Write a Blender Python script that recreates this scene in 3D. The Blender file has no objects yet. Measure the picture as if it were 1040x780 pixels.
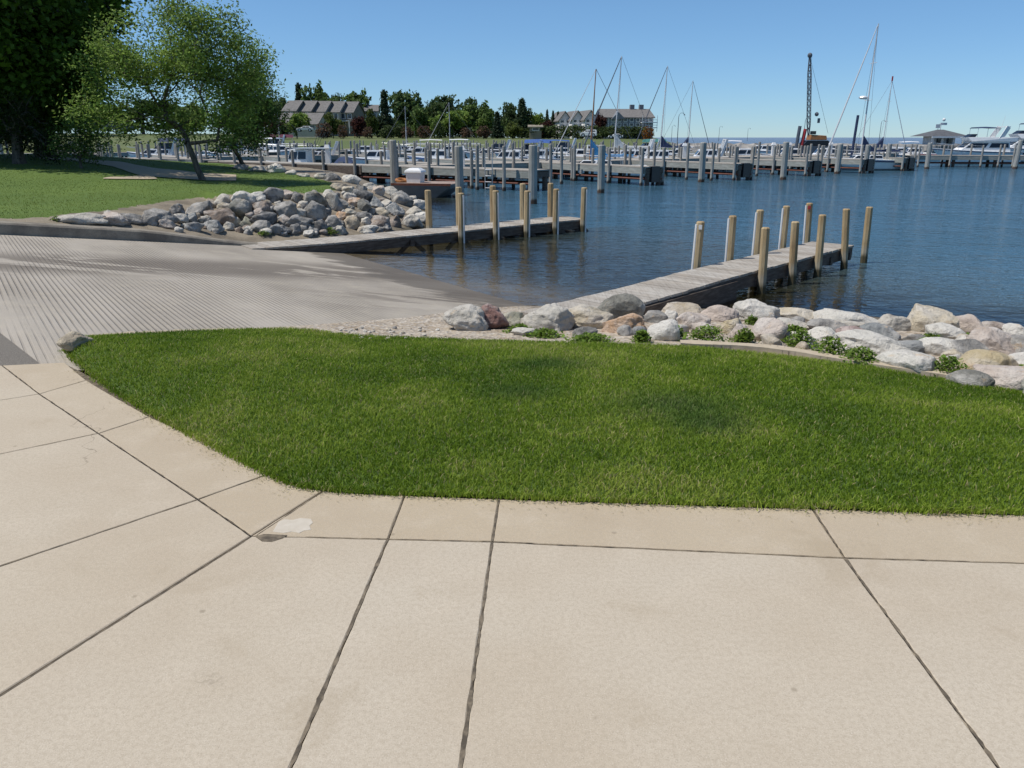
import bpy, bmesh, math, random
import numpy as np
from mathutils import Vector, Matrix, Euler, noise
from mathutils.bvhtree import BVHTree

R = math.radians
scene = bpy.context.scene
col = scene.collection

# ------------------------------------------------------------------ camera
FPX, HOR, EYE = 800.0, 139.5, 1.6            # focal length in pixels of a 1040 px wide picture, horizon row, eye height
PITCH = math.atan((390 - HOR) / FPX)
CP, SP = math.cos(PITCH), math.sin(PITCH)
cam = bpy.data.cameras.new('camera')
cam.sensor_width = 36.0
cam.lens = 36.0 * FPX / 1040.0
cam.clip_start, cam.clip_end = 0.05, 20000
camo = bpy.data.objects.new('camera', cam)
camo.location = (0, 0, EYE)
camo.rotation_euler = (math.pi / 2 - PITCH, 0, 0)
col.objects.link(camo)
scene.camera = camo

# ------------------------------------------------------------------ light
SUN_AZ = Vector((-0.99, -0.12)).normalized()   # where the sun stands, seen from above
SUN_EL = R(61)
world = bpy.data.worlds.new('World')
scene.world = world
world.use_nodes = True
wn = world.node_tree
bg = wn.nodes['Background']
sky = wn.nodes.new('ShaderNodeTexSky')
sky.sky_type = 'NISHITA'
sky.sun_disc = False
sky.sun_elevation = SUN_EL
sky.sun_rotation = math.atan2(SUN_AZ.x, SUN_AZ.y) % (2 * math.pi)
sky.altitude = 200
sky.air_density = 0.75
sky.dust_density = 0.0
sky.ozone_density = 4.0
tint = wn.nodes.new('ShaderNodeMix')
tint.data_type, tint.blend_type = 'RGBA', 'MULTIPLY'
tint.inputs[0].default_value = 1.0
# the lake air keeps the low sky blue: multiply by a tint that depends on height above the horizon
tc = wn.nodes.new('ShaderNodeTexCoord')
sp = wn.nodes.new('ShaderNodeSeparateXYZ')
wn.links.new(tc.outputs['Generated'], sp.inputs[0])
cr = wn.nodes.new('ShaderNodeValToRGB')
cr.color_ramp.elements[0].position, cr.color_ramp.elements[0].color = 0.0, (0.55, 0.70, 0.87, 1)
cr.color_ramp.elements[1].position, cr.color_ramp.elements[1].color = 0.42, (0.97, 1.02, 1.0, 1)
e_ = cr.color_ramp.elements.new(0.14)
e_.color = (0.73, 0.90, 0.98, 1)
wn.links.new(sp.outputs[2], cr.inputs[0])
wn.links.new(cr.outputs[0], tint.inputs[7])
wn.links.new(sky.outputs[0], tint.inputs[6])
wn.links.new(tint.outputs[2], bg.inputs[0])
bg.inputs[1].default_value = 0.098
sun = bpy.data.lights.new('sun', 'SUN')
sun.energy = 3.6
sun.angle = R(0.5)
sun.color = (1.0, 0.955, 0.89)
suno = bpy.data.objects.new('sun', sun)
sd = Vector((SUN_AZ.x * math.cos(SUN_EL), SUN_AZ.y * math.cos(SUN_EL), math.sin(SUN_EL)))
suno.rotation_euler = (-sd).to_track_quat('-Z', 'Y').to_euler()
suno.location = (0, 0, 30)
col.objects.link(suno)
vs = scene.view_settings
vs.view_transform = 'Standard'
vs.look = 'None'
vs.exposure = 0.32
vs.gamma = 1.0
vs.use_curve_mapping = False
scene.render.engine = 'CYCLES'
scene.cycles.use_denoising = True
scene.cycles.max_bounces = 8
scene.cycles.transparent_max_bounces = 12
scene.cycles.caustics_reflective = False
scene.cycles.caustics_refractive = False

# ------------------------------------------------------------------ helpers: picking points
def ray(px, py):
    u = (px - 520) / FPX
    v = (390 - py) / FPX
    return Vector((u, CP + v * SP, -SP + v * CP))
def G(px, py, z=0.0):                        # point on a horizontal plane
    d = ray(px, py)
    t = (z - EYE) / d.z
    return Vector((d.x * t, d.y * t, z))
def atY(px, py, Y):                          # point at a distance
    d = ray(px, py)
    t = Y / d.y
    return Vector((d.x * t, Y, EYE + d.z * t))
WATER = -0.8
RD = Vector((0.82, 0.572)).normalized()       # the boat ramp runs down this way
RN = Vector((RD.y, -RD.x))
S0, SLOPE = 0.33, 0.122
def ramp_z(x, y):
    return -SLOPE * max(0.0, RD.x * x + RD.y * y - S0)
def sn(s, n, z=0.0):
    return Vector((RD.x * s + RN.x * n, RD.y * s + RN.y * n, z))
def GR(px, py, dz=0.0):                      # point on the ramp plane
    z = 0.0
    for _ in range(40):
        p = G(px, py, z)
        z = 0.5 * z + 0.5 * (ramp_z(p.x, p.y) + dz)
    return G(px, py, z)

# ------------------------------------------------------------------ helpers: objects
def S(r, g, b):                              # sRGB 0..255 to linear
    f = lambda c: (c / 255 / 12.92) if c / 255 <= 0.04045 else ((c / 255 + 0.055) / 1.055) ** 2.4
    return (f(r), f(g), f(b), 1.0)
def tag(o, label=None, cat=None, group=None, kind=None):
    if label: o['label'] = label
    if cat: o['category'] = cat
    if group: o['group'] = group
    if kind: o['kind'] = kind
    return o
def empty(name, loc=(0, 0, 0), rz=0.0, label=None, cat=None, group=None):
    o = bpy.data.objects.new(name, None)
    o.empty_display_size = 0.2
    o.location = loc
    o.rotation_euler = (0, 0, rz)
    col.objects.link(o)
    return tag(o, label, cat, group)
def link(name, me, mat=None, parent=None):
    o = bpy.data.objects.new(name, me)
    if mat is not None and not me.materials:
        for m in (mat if isinstance(mat, (list, tuple)) else [mat]): me.materials.append(m)
    if parent is not None: o.parent = parent
    col.objects.link(o)
    return o
def children(o):
    return [c for c in bpy.data.objects if c.parent == o]
def copy_tree(o, parent=None):
    c = o.copy()
    col.objects.link(c)
    if parent is not None: c.parent = parent
    for ch in list(o.children): copy_tree(ch, c)
    return c
def np_mesh(name, V, F, attrs=None, smooth=False):
    """V (n,3); F list of (m,k) index arrays"""
    me = bpy.data.meshes.new(name)
    V = np.asarray(V, dtype=np.float32)
    F = [np.asarray(f, dtype=np.int32) for f in (F if isinstance(F, list) else [F]) if len(f)]
    me.vertices.add(len(V))
    me.vertices.foreach_set('co', V.ravel())
    loops = np.concatenate([f.ravel() for f in F])
    tot = np.concatenate([np.full(len(f), f.shape[1], dtype=np.int32) for f in F])
    st = np.concatenate([[0], np.cumsum(tot)[:-1]]).astype(np.int32)
    me.loops.add(len(loops))
    me.loops.foreach_set('vertex_index', loops)
    me.polygons.add(len(tot))
    me.polygons.foreach_set('loop_start', st)
    me.polygons.foreach_set('loop_total', tot)
    me.polygons.foreach_set('use_smooth', np.full(len(tot), smooth, dtype=bool))
    me.update(calc_edges=True)
    for k, a in (attrs or {}).items():
        a = np.asarray(a, dtype=np.float32)
        if a.ndim == 1:
            at = me.attributes.new(k, 'FLOAT', 'POINT')
            at.data.foreach_set('value', a)
        else:
            at = me.attributes.new(k, 'FLOAT_COLOR', 'POINT')
            if a.shape[1] == 3: a = np.hstack([a, np.ones((len(a), 1), np.float32)])
            at.data.foreach_set('color', a.ravel())
    return me

class MB:
    """collects boxes, tubes and lofts for ONE mesh"""
    def __init__(self):
        self.v, self.f, self.a = [], [], []
        self.cur = 0.5
    def add(self, verts, faces):
        b = len(self.v)
        self.v += [tuple(p) for p in verts]
        self.a += [self.cur] * len(verts)
        self.f += [tuple(i + b for i in f) for f in faces]
        return self
    def box(self, c, s, rz=0.0, rot=None):
        m = rot if rot is not None else Matrix.Rotation(rz, 3, 'Z')
        c = Vector(c)
        vs_ = [c + m @ Vector((x * s[0] / 2, y * s[1] / 2, z * s[2] / 2)) for x in (-1, 1) for y in (-1, 1) for z in (-1, 1)]
        return self.add(vs_, [(0, 1, 3, 2), (4, 6, 7, 5), (0, 4, 5, 1), (2, 3, 7, 6), (0, 2, 6, 4), (1, 5, 7, 3)])
    def beam(self, a, b, w, h):
        """box from a to b, w wide (horizontal), h high"""
        a, b = Vector(a), Vector(b)
        d = (b - a)
        L = d.length
        x = d.normalized()
        y = Vector((-x.y, x.x, 0))
        if y.length < 1e-6: y = Vector((0, 1, 0))
        y.normalize()
        z = x.cross(y)
        return self.box((a + b) / 2, (L, w, h), rot=Matrix((x, y, z)).transposed())
    def tube(self, pts, rad, n=8, cap=True):
        pts = [Vector(p) for p in pts]
        if not isinstance(rad, (list, tuple)): rad = [rad] * len(pts)
        b = []
        for i, p in enumerate(pts):
            t = (pts[min(i + 1, len(pts) - 1)] - pts[max(i - 1, 0)]).normalized()
            u = t.cross(Vector((0, 0, 1)) if abs(t.z) < 0.9 else Vector((1, 0, 0))).normalized()
            w = t.cross(u)
            for k in range(n):
                an = 2 * math.pi * k / n
                b.append(p + (u * math.cos(an) + w * math.sin(an)) * rad[i])
        fs = []
        for i in range(len(pts) - 1):
            for k in range(n):
                k2 = (k + 1) % n
                fs.append((i * n + k, i * n + k2, (i + 1) * n + k2, (i + 1) * n + k))
        if cap:
            fs.append(tuple(range(n))[::-1])
            fs.append(tuple((len(pts) - 1) * n + k for k in range(n)))
        return self.add(b, fs)
    def prism(self, poly, z0, z1):
        n = len(poly)
        vs_ = [(p[0], p[1], z0) for p in poly] + [(p[0], p[1], z1) for p in poly]
        fs = [tuple(range(n))[::-1], tuple(range(n, 2 * n))] + [(i, (i + 1) % n, n + (i + 1) % n, n + i) for i in range(n)]
        return self.add(vs_, fs)
    def ball(self, c, r, seg=10, rings=6):
        c = Vector(c)
        r = r if isinstance(r, (list, tuple)) else (r, r, r)
        vs_ = [c + Vector((0, 0, -r[2]))]
        for i in range(1, rings):
            ph = -math.pi / 2 + math.pi * i / rings
            for k in range(seg):
                th = 2 * math.pi * k / seg
                vs_.append(c + Vector((r[0] * math.cos(ph) * math.cos(th), r[1] * math.cos(ph) * math.sin(th), r[2] * math.sin(ph))))
        vs_.append(c + Vector((0, 0, r[2])))
        fs = []
        for k in range(seg): fs.append((0, 1 + (k + 1) % seg, 1 + k))
        for i in range(rings - 2):
            for k in range(seg):
                a = 1 + i * seg
                fs.append((a + k, a + (k + 1) % seg, a + seg + (k + 1) % seg, a + seg + k))
        a = 1 + (rings - 2) * seg
        for k in range(seg): fs.append((a + k, a + (k + 1) % seg, len(vs_) - 1))
        return self.add(vs_, fs)
    def loft(self, rings, closed=True, caps=True):
        n = len(rings[0])
        vs_ = [p for r_ in rings for p in r_]
        fs = []
        for i in range(len(rings) - 1):
            for k in range(n if closed else n - 1):
                k2 = (k + 1) % n
                fs.append((i * n + k, i * n + k2, (i + 1) * n + k2, (i + 1) * n + k))
        if caps:
            fs.append(tuple(range(n))[::-1])
            fs.append(tuple((len(rings) - 1) * n + k for k in range(n)))
        return self.add(vs_, fs)
    def mesh(self, name, smooth=False, bevel=0.0, fix=True):
        me = bpy.data.meshes.new(name)
        me.from_pydata(self.v, [], self.f)
        at = me.attributes.new('var', 'FLOAT', 'POINT')
        at.data.foreach_set('value', np.array(self.a, dtype=np.float32))
        if fix or bevel > 0:
            bm = bmesh.new()
            bm.from_mesh(me)
            bmesh.ops.recalc_face_normals(bm, faces=bm.faces)
            if bevel > 0:
                es = [e for e in bm.edges if len(e.link_faces) == 2 and e.calc_face_angle(0) > 0.5]
                bmesh.ops.bevel(bm, geom=es, offset=bevel, segments=2, profile=0.6, affect='EDGES', clamp_overlap=True)
            bm.to_mesh(me)
            bm.free()
        me.polygons.foreach_set('use_smooth', np.full(len(me.polygons), smooth, dtype=bool))
        me.update()
        return me
    def build(self, name, mat, parent=None, smooth=False, bevel=0.0):
        return link(name, self.mesh(name, smooth, bevel), mat, parent)

# ------------------------------------------------------------------ helpers: materials
class NT:
    def __init__(self, name):
        self.m = bpy.data.materials.new(name)
        self.m.use_nodes = True
        self.t = self.m.node_tree
        self.p = self.t.nodes['Principled BSDF']
        self.out = self.t.nodes['Material Output']
    def n(self, typ, **kw):
        nd = self.t.nodes.new(typ)
        for k, v_ in kw.items():
            if k.startswith('i_'):
                nd.inputs[k[2:].replace('_', ' ')].default_value = v_
            else: setattr(nd, k, v_)
        return nd
    def l(self, a, b): self.t.links.new(a, b)
    def coord(self, which='Object'):
        return self.n('ShaderNodeTexCoord').outputs[which]
    def pos(self):
        return self.n('ShaderNodeNewGeometry').outputs['Position']
    def mapping(self, src, scale=(1, 1, 1), rot=(0, 0, 0), loc=(0, 0, 0)):
        m = self.n('ShaderNodeMapping')
        m.inputs['Scale'].default_value = scale
        m.inputs['Rotation'].default_value = rot
        m.inputs['Location'].default_value = loc
        self.l(src, m.inputs['Vector'])
        return m.outputs[0]
    def noise(self, src, scale, detail=4, rough=0.55, dist=0.0):
        t = self.n('ShaderNodeTexNoise')
        t.inputs['Scale'].default_value = scale
        t.inputs['Detail'].default_value = detail
        t.inputs['Roughness'].default_value = rough
        t.inputs['Distortion'].default_value = dist
        self.l(src, t.inputs['Vector'])
        return t.outputs['Fac']
    def ramp(self, fac, stops, interp='LINEAR'):
        r = self.n('ShaderNodeValToRGB')
        r.color_ramp.interpolation = interp
        el = r.color_ramp.elements
        while len(el) > 1: el.remove(el[-1])
        el[0].position, el[0].color = stops[0]
        for p_, c_ in stops[1:]:
            e = el.new(p_)
            e.color = c_
        self.l(fac, r.inputs[0])
        return r.outputs[0]
    def fmap(self, fac, a, b, c=0.0, d=1.0):
        r = self.n('ShaderNodeMapRange')
        r.interpolation_type = 'SMOOTHSTEP'
        for i, v_ in zip(('From Min', 'From Max', 'To Min', 'To Max'), (a, b, c, d)): r.inputs[i].default_value = v_
        self.l(fac, r.inputs[0])
        return r.outputs[0]
    def mix(self, fac, a, b, mode='MIX'):
        m = self.n('ShaderNodeMix', data_type='RGBA', blend_type=mode)
        for s_, i in ((fac, 0), (a, 6), (b, 7)):
            if isinstance(s_, (int, float)): m.inputs[i].default_value = s_
            elif isinstance(s_, tuple): m.inputs[i].default_value = s_
            else: self.l(s_, m.inputs[i])
        return m.outputs[2]
    def math(self, op, a, b=0.0):
        m = self.n('ShaderNodeMath', operation=op)
        for s_, i in ((a, 0), (b, 1)):
            if isinstance(s_, (int, float)): m.inputs[i].default_value = s_
            else: self.l(s_, m.inputs[i])
        return m.outputs[0]
    def attr(self, name, what='Fac'):
        a = self.n('ShaderNodeAttribute')
        a.attribute_name = name
        return a.outputs[what]
    def bump(self, h, strength, dist, normal=None):
        b = self.n('ShaderNodeBump')
        b.inputs['Strength'].default_value = strength
        b.inputs['Distance'].default_value = dist
        self.l(h, b.inputs['Height'])
        if normal is not None: self.l(normal, b.inputs['Normal'])
        return b.outputs[0]
    def done(self, colr=None, rough=None, normal=None, **kw):
        for s_, k in ((colr, 'Base Color'), (rough, 'Roughness'), (normal, 'Normal')):
            if s_ is None: continue
            if isinstance(s_, (int, float, tuple)): self.p.inputs[k].default_value = s_
            else: self.l(s_, self.p.inputs[k])
        for k, v_ in kw.items(): self.p.inputs[k.replace('_', ' ')].default_value = v_
        return self.m

def plain(name, c, rough=0.5, metal=0.0, dirt=0.12, scale=3.0):
    n = NT(name)
    f = n.noise(n.coord(), scale, 5)
    d = tuple(x * (1 - 2.2 * dirt) for x in c[:3]) + (1,)
    return n.done(n.mix(n.fmap(f, 0.35, 0.75), c, d), rough, Metallic=metal)

M = {}
def mk_materials():
    # pavement concrete, one tint per slab
    n = NT('pavement_concrete')
    P = n.pos()
    big, mid, fine, speck = n.noise(P, 0.9, 4), n.noise(P, 5, 5, 0.6), n.noise(P, 60, 3, 0.7), n.noise(P, 210, 2, 0.8)
    c = n.mix(n.attr('var'), (0.43, 0.35, 0.24, 1), (0.487, 0.424, 0.332, 1))
    c = n.mix(n.fmap(big, 0.35, 0.72, 0, 0.55), c, (0.38, 0.30, 0.205, 1))
    c = n.mix(n.fmap(mid, 0.45, 0.75, 0, 0.32), c, (0.54, 0.465, 0.36, 1))
    c = n.mix(n.fmap(fine, 0.38, 0.68, 0, 0.5), c, (0.36, 0.30, 0.22, 1))
    c = n.mix(n.fmap(speck, 0.56, 0.70, 0, 0.6), c, (0.25, 0.21, 0.16, 1))
    c = n.mix(n.fmap(speck, 0.43, 0.30, 0, 0.55), c, (0.62, 0.57, 0.48, 1))
    st = n.noise(n.mapping(P, (1, 1, 1), (0, 0, 0.5), (7, 3, 0)), 1.7, 7, 0.65, 0.4)
    c = n.mix(n.fmap(st, 0.57, 0.70, 0, 0.30), c, (0.30, 0.235, 0.15, 1))
    cv = n.n('ShaderNodeTexVoronoi', feature='DISTANCE_TO_EDGE')
    cv.inputs['Scale'].default_value = 0.42
    wob = n.n('ShaderNodeVectorMath', operation='ADD')
    n.l(P, wob.inputs[0])
    nz3 = n.n('ShaderNodeTexNoise')
    nz3.inputs['Scale'].default_value = 2.2
    nz3.inputs['Detail'].default_value = 8
    n.l(P, nz3.inputs['Vector'])
    n.l(nz3.outputs['Color'], wob.inputs[1])
    n.l(wob.outputs[0], cv.inputs['Vector'])
    crk = n.math('MULTIPLY', n.fmap(cv.outputs['Distance'], 0.0028, 0.0008), n.fmap(n.noise(P, 0.6, 2), 0.54, 0.60))
    c = n.mix(n.math('MULTIPLY', crk, 0.6), c, (0.14, 0.11, 0.075, 1))
    spt = n.n('ShaderNodeTexVoronoi', feature='F1')
    spt.inputs['Scale'].default_value = 3.1
    n.l(P, spt.inputs['Vector'])
    c = n.mix(n.fmap(spt.outputs['Distance'], 0.045, 0.02, 0, 0.5), c, (0.2, 0.16, 0.11, 1))
    h = n.math('ADD', n.math('MULTIPLY', fine, 0.6), n.math('MULTIPLY', speck, 0.6))
    M['pave'] = n.done(c, 0.88, n.bump(h, 0.35, 0.004))
    # joint dirt
    n = NT('joint_dirt')
    f = n.noise(n.pos(), 25, 5)
    M['joint'] = n.done(n.mix(n.fmap(f, 0.35, 0.7), (0.075, 0.060, 0.042, 1), (0.20, 0.16, 0.11, 1)), 0.95, n.bump(f, 0.5, 0.01))
    n = NT('patch_concrete')
    f = n.noise(n.pos(), 18, 6)
    M['patch'] = n.done(n.mix(f, (0.40, 0.345, 0.26, 1), (0.60, 0.55, 0.47, 1)), 0.9, n.bump(f, 0.5, 0.006))
    # asphalt
    n = NT('asphalt')
    P = n.pos()
    f, g = n.noise(P, 130, 3, 0.8), n.noise(P, 1.5, 4)
    c = n.mix(n.fmap(f, 0.4, 0.7), (0.12, 0.108, 0.092, 1), (0.27, 0.245, 0.21, 1))
    M['asphalt'] = n.done(n.mix(n.fmap(g, 0.4, 0.7, 0, 0.4), c, (0.17, 0.155, 0.13, 1)), 0.9, n.bump(f, 0.6, 0.006), Specular_IOR_Level=0.2)
    # ramp concrete with raked grooves across it, worn and stained, wet by the water
    n = NT('ramp_concrete')
    P = n.pos()
    ang = math.atan2(RD.y, RD.x)
    Q = n.mapping(P, (1, 1, 1), (0, 0, -ang))            # x runs down the ramp
    sx = n.n('ShaderNodeSeparateXYZ')
    n.l(P, sx.inputs[0])
    sq = n.n('ShaderNodeSeparateXYZ')
    n.l(Q, sq.inputs[0])
    w = n.n('ShaderNodeTexWave', wave_type='BANDS', bands_direction='X', wave_profile='SIN')
    w.inputs['Scale'].default_value = 5.4
    w.inputs['Distortion'].default_value = 0.15
    w.inputs['Detail'].default_value = 2
    w.inputs['Detail Scale'].default_value = 0.6
    n.l(Q, w.inputs['Vector'])
    groove = n.fmap(w.outputs['Fac'], 0.36, 0.08)
    worn = n.fmap(n.noise(n.mapping(Q, (0.5, 0.22, 1), (0, 0, 0), (3, 1, 0)), 1.6, 4), 0.40, 0.62, 0.0, 1.0)
    gd = n.math('MULTIPLY', groove, worn)
    big, mid, fine = n.noise(n.mapping(Q, (1, 0.35, 1)), 0.8, 5), n.noise(P, 4, 5, 0.6), n.noise(P, 90, 3, 0.75)
    c = n.mix(n.fmap(big, 0.3, 0.72), (0.42, 0.38, 0.325, 1), (0.315, 0.283, 0.238, 1))
    c = n.mix(n.fmap(mid, 0.42, 0.72, 0, 0.4), c, (0.44, 0.39, 0.31, 1))
    c = n.mix(n.fmap(fine, 0.45, 0.75, 0, 0.4), c, (0.2, 0.175, 0.135, 1))
    c = n.mix(n.math('MULTIPLY', gd, 0.42), c, (0.125, 0.105, 0.085, 1))
    # long damp tyre stains across the upper ramp (water dripping off trailers)
    st = n.noise(n.mapping(P, (0.22, 1.0, 1), (0, 0, 0), (2.2, 5.5, 0)), 1.5, 8, 0.66, 0.5)
    band = n.math('MULTIPLY', n.fmap(sq.outputs[1], 11.3, 12.4), n.fmap(sq.outputs[1], 14.6, 13.2))
    band2 = n.math('MULTIPLY', n.fmap(sq.outputs[1], 8.6, 9.6), n.math('MULTIPLY', n.fmap(sq.outputs[1], 11.4, 10.2), n.fmap(sq.outputs[0], 2.5, 6.0)))
    stain = n.math('ADD', n.math('MULTIPLY', n.fmap(st, 0.43, 0.49), band), n.math('MULTIPLY', n.fmap(st, 0.47, 0.53), band2))
    stain = n.math('MINIMUM', stain, 1.0)
    c = n.mix(n.math('MULTIPLY', stain, 0.72), c, (0.115, 0.098, 0.082, 1))
    # wet strip at the waterline
    wn_ = n.math('ADD', sx.outputs[2], n.math('MULTIPLY', n.math('SUBTRACT', n.noise(n.mapping(P, (0.35, 1.0, 1)), 1.6, 8, 0.66), 0.5), 0.26))
    wet = n.fmap(wn_, -0.675, -0.70)
    c = n.mix(n.math('MULTIPLY', wet, 0.75), c, (0.115, 0.096, 0.072, 1))
    deep = n.fmap(sx.outputs[2], -0.85, -1.2)
    c = n.mix(deep, c, (0.06, 0.055, 0.03, 1))
    rough = n.fmap(wet, 0, 1, 0.9, 0.6)
    h = n.math('SUBTRACT', n.math('MULTIPLY', fine, 0.25), gd)
    M['ramp'] = n.done(c, rough, n.bump(h, 0.8, 0.012), Specular_IOR_Level=0.15)
    # soil/gravel
    n = NT('gravel_bank')
    P = n.pos()
    v = n.n('ShaderNodeTexVoronoi', feature='F1')
    v.inputs['Scale'].default_value = 26
    n.l(P, v.inputs['Vector'])
    b2 = n.noise(P, 2.2, 5)
    c = n.mix(n.fmap(b2, 0.35, 0.7), (0.40, 0.335, 0.25, 1), (0.30, 0.235, 0.16, 1))
    hs = n.n('ShaderNodeSeparateColor')
    n.l(v.outputs['Color'], hs.inputs[0])
    c = n.mix(n.fmap(hs.outputs[0], 0.35, 0.9, 0, 0.8), c, (0.52, 0.47, 0.40, 1))
    c = n.mix(n.fmap(hs.outputs[1], 0.7, 0.95, 0, 0.7), c, (0.17, 0.14, 0.115, 1))
    sz = n.n('ShaderNodeSeparateXYZ')
    n.l(P, sz.inputs[0])
    c = n.mix(n.fmap(sz.outputs[2], -0.66, -0.8), c, (0.10, 0.08, 0.05, 1))
    M['gravel'] = n.done(c, 0.92, n.bump(v.outputs['Distance'], 0.9, 0.02))
    # sandy edging
    n = NT('edging_concrete')
    f = n.noise(n.pos(), 14, 6)
    M['edging'] = n.done(n.mix(f, (0.36, 0.29, 0.2, 1), (0.50, 0.43, 0.32, 1)), 0.9, n.bump(f, 0.6, 0.01))
    n = NT('kerb_concrete')
    P = n.pos()
    f, g = n.noise(P, 2.5, 6, 0.65), n.noise(P, 60, 3)
    c = n.mix(n.fmap(f, 0.35, 0.7), (0.30, 0.27, 0.22, 1), (0.17, 0.15, 0.125, 1))
    M['kerb'] = n.done(n.mix(n.fmap(g, 0.5, 0.75, 0, 0.5), c, (0.11, 0.10, 0.085, 1)), 0.9, n.bump(g, 0.6, 0.008), Specular_IOR_Level=0.15)
    # lawn soil under the blades, and grass
    n = NT('lawn_ground')
    P = n.pos()
    a, b_, d_ = n.noise(P, 0.55, 5, 0.6), n.noise(P, 9, 4, 0.7), n.noise(P, 70, 3, 0.8)
    c = n.mix(n.fmap(a, 0.35, 0.68), (0.075, 0.135, 0.020, 1), (0.105, 0.170, 0.028, 1))
    c = n.mix(n.fmap(b_, 0.40, 0.72, 0, 0.6), c, (0.055, 0.10, 0.016, 1))
    c = n.mix(n.fmap(d_, 0.55, 0.75, 0, 0.6), c, (0.14, 0.17, 0.04, 1))
    M['lawn'] = n.done(c, 0.9, n.bump(d_, 0.8, 0.03))
    n = NT('grass_blades')
    c = n.attr('tint', 'Color')
    tr = n.n('ShaderNodeBsdfTranslucent')
    mx = n.n('ShaderNodeMixShader')
    mx.inputs[0].default_value = 0.38
    n.l(c, n.p.inputs['Base Color'])
    n.l(c, tr.inputs[0])
    n.p.inputs['Roughness'].default_value = 0.62
    n.l(n.p.outputs[0], mx.inputs[1])
    n.l(tr.outputs[0], mx.inputs[2])
    n.l(mx.outputs[0], n.out.inputs[0])
    M['grass'] = n.m
    n.p.inputs['Specular IOR Level'].default_value = 0.2
    M['leaf'] = n.m
    # rocks: one material, tinted per rock through the object's colour
    n = NT('boulder_stone')
    oi = n.n('ShaderNodeObjectInfo')
    off = n.n('ShaderNodeVectorMath', operation='SCALE')
    n.l(n.n('ShaderNodeCombineXYZ').outputs[0], off.inputs[0])
    cmb = n.n('ShaderNodeCombineXYZ')
    for i in range(3): n.l(n.math('MULTIPLY', oi.outputs['Random'], 31.7 + 11 * i), cmb.inputs[i])
    ad = n.n('ShaderNodeVectorMath', operation='ADD')
    n.l(n.coord(), ad.inputs[0])
    n.l(cmb.outputs[0], ad.inputs[1])
    P = ad.outputs[0]
    a, b_, d_ = n.noise(P, 3.2, 6, 0.62, 0.5), n.noise(P, 14, 5, 0.7), n.noise(P, 85, 3, 0.8)
    base = oi.outputs['Color']
    lt = n.mix(0.5, base, (0.70, 0.66, 0.60, 1))
    dk = n.mix(1.0, base, (0.45, 0.43, 0.43, 1), 'MULTIPLY')
    c = n.mix(n.fmap(a, 0.40, 0.66), base, lt)
    c = n.mix(n.fmap(a, 0.42, 0.28, 0, 0.7), c, dk)
    c = n.mix(n.fmap(b_, 0.52, 0.72, 0, 0.55), c, dk)
    c = n.mix(n.fmap(d_, 0.56, 0.72, 0, 0.55), c, n.mix(1.0, base, (0.3, 0.28, 0.28, 1), 'MULTIPLY'))
    c = n.mix(n.fmap(d_, 0.44, 0.30, 0, 0.4), c, lt)
    li = n.noise(n.mapping(P, (1, 1, 1), (0.3, 0.2, 0), (9, 4, 2)), 5, 5, 0.7)
    c = n.mix(n.fmap(li, 0.60, 0.70, 0, 0.55), c, (0.52, 0.36, 0.20, 1))
    sz = n.n('ShaderNodeSeparateXYZ')
    n.l(n.pos(), sz.inputs[0])
    wet = n.fmap(sz.outputs[2], -0.66, -0.78)
    c = n.mix(n.math('MULTIPLY', wet, 0.7), c, (0.07, 0.06, 0.04, 1))
    h = n.math('ADD', n.math('MULTIPLY', a, 1.2), n.math('ADD', n.math('MULTIPLY', b_, 0.5), n.math('MULTIPLY', d_, 0.14)))
    M['rock'] = n.done(c, 0.88, n.bump(h, 1.0, 0.075))
    # weathered deck boards
    n = NT('weathered_deck_wood')
    P = n.coord()
    va = n.attr('var')
    g1 = n.noise(n.mapping(P, (40, 2.2, 10)), 1.0, 4, 0.65)      # grain runs along the board (local y)
    g2 = n.noise(P, 2.5, 4)
    c = n.mix(va, (0.30, 0.265, 0.22, 1), (0.43, 0.40, 0.35, 1))
    c = n.mix(n.fmap(g1, 0.4, 0.72, 0, 0.6), c, (0.19, 0.16, 0.13, 1))
    c = n.mix(n.fmap(g2, 0.5, 0.75, 0, 0.45), c, (0.36, 0.30, 0.23, 1))
    M['deck'] = n.done(c, 0.85, n.bump(g1, 0.5, 0.004))
    n = NT('dark_timber')
    P = n.coord()
    g1 = n.noise(n.mapping(P, (3, 3, 18)), 1.5, 5, 0.65)
    c = n.mix(n.fmap(g1, 0.35, 0.7), (0.075, 0.055, 0.042, 1), (0.15, 0.12, 0.095, 1))
    M['timber'] = n.done(c, 0.85, n.bump(g1, 0.5, 0.006))
    # piles: tan weathered timber with cracks, stained dark at the waterline
    def pile(name, c1, c2, c3, alg):
        n = NT(name)
        P = n.coord()
        g1 = n.noise(n.mapping(P, (30, 30, 2.0)), 1.0, 5, 0.7)
        g2 = n.noise(n.mapping(P, (3, 3, 1.2)), 1.5, 5, 0.6)
        c = n.mix(n.fmap(g2, 0.35, 0.68), c1, c2)
        c = n.mix(n.fmap(g1, 0.50, 0.70, 0, 0.75), c, c3)
        sz = n.n('ShaderNodeSeparateXYZ')
        n.l(n.pos(), sz.inputs[0])
        zz = n.math('ADD', sz.outputs[2], n.math('MULTIPLY', n.math('SUBTRACT', g2, 0.5), 0.25))
        c = n.mix(n.fmap(zz, -0.42, -0.56, 0, 0.55), c, (0.40, 0.38, 0.31, 1))
        c = n.mix(n.fmap(zz, -0.58, -0.70), c, alg)
        return n.done(c, 0.85, n.bump(g1, 0.6, 0.01))
    M['pile'] = pile('treated_pile_wood', (0.36, 0.25, 0.125, 1), (0.46, 0.36, 0.21, 1), (0.17, 0.11, 0.06, 1), (0.075, 0.062, 0.03, 1))
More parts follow.
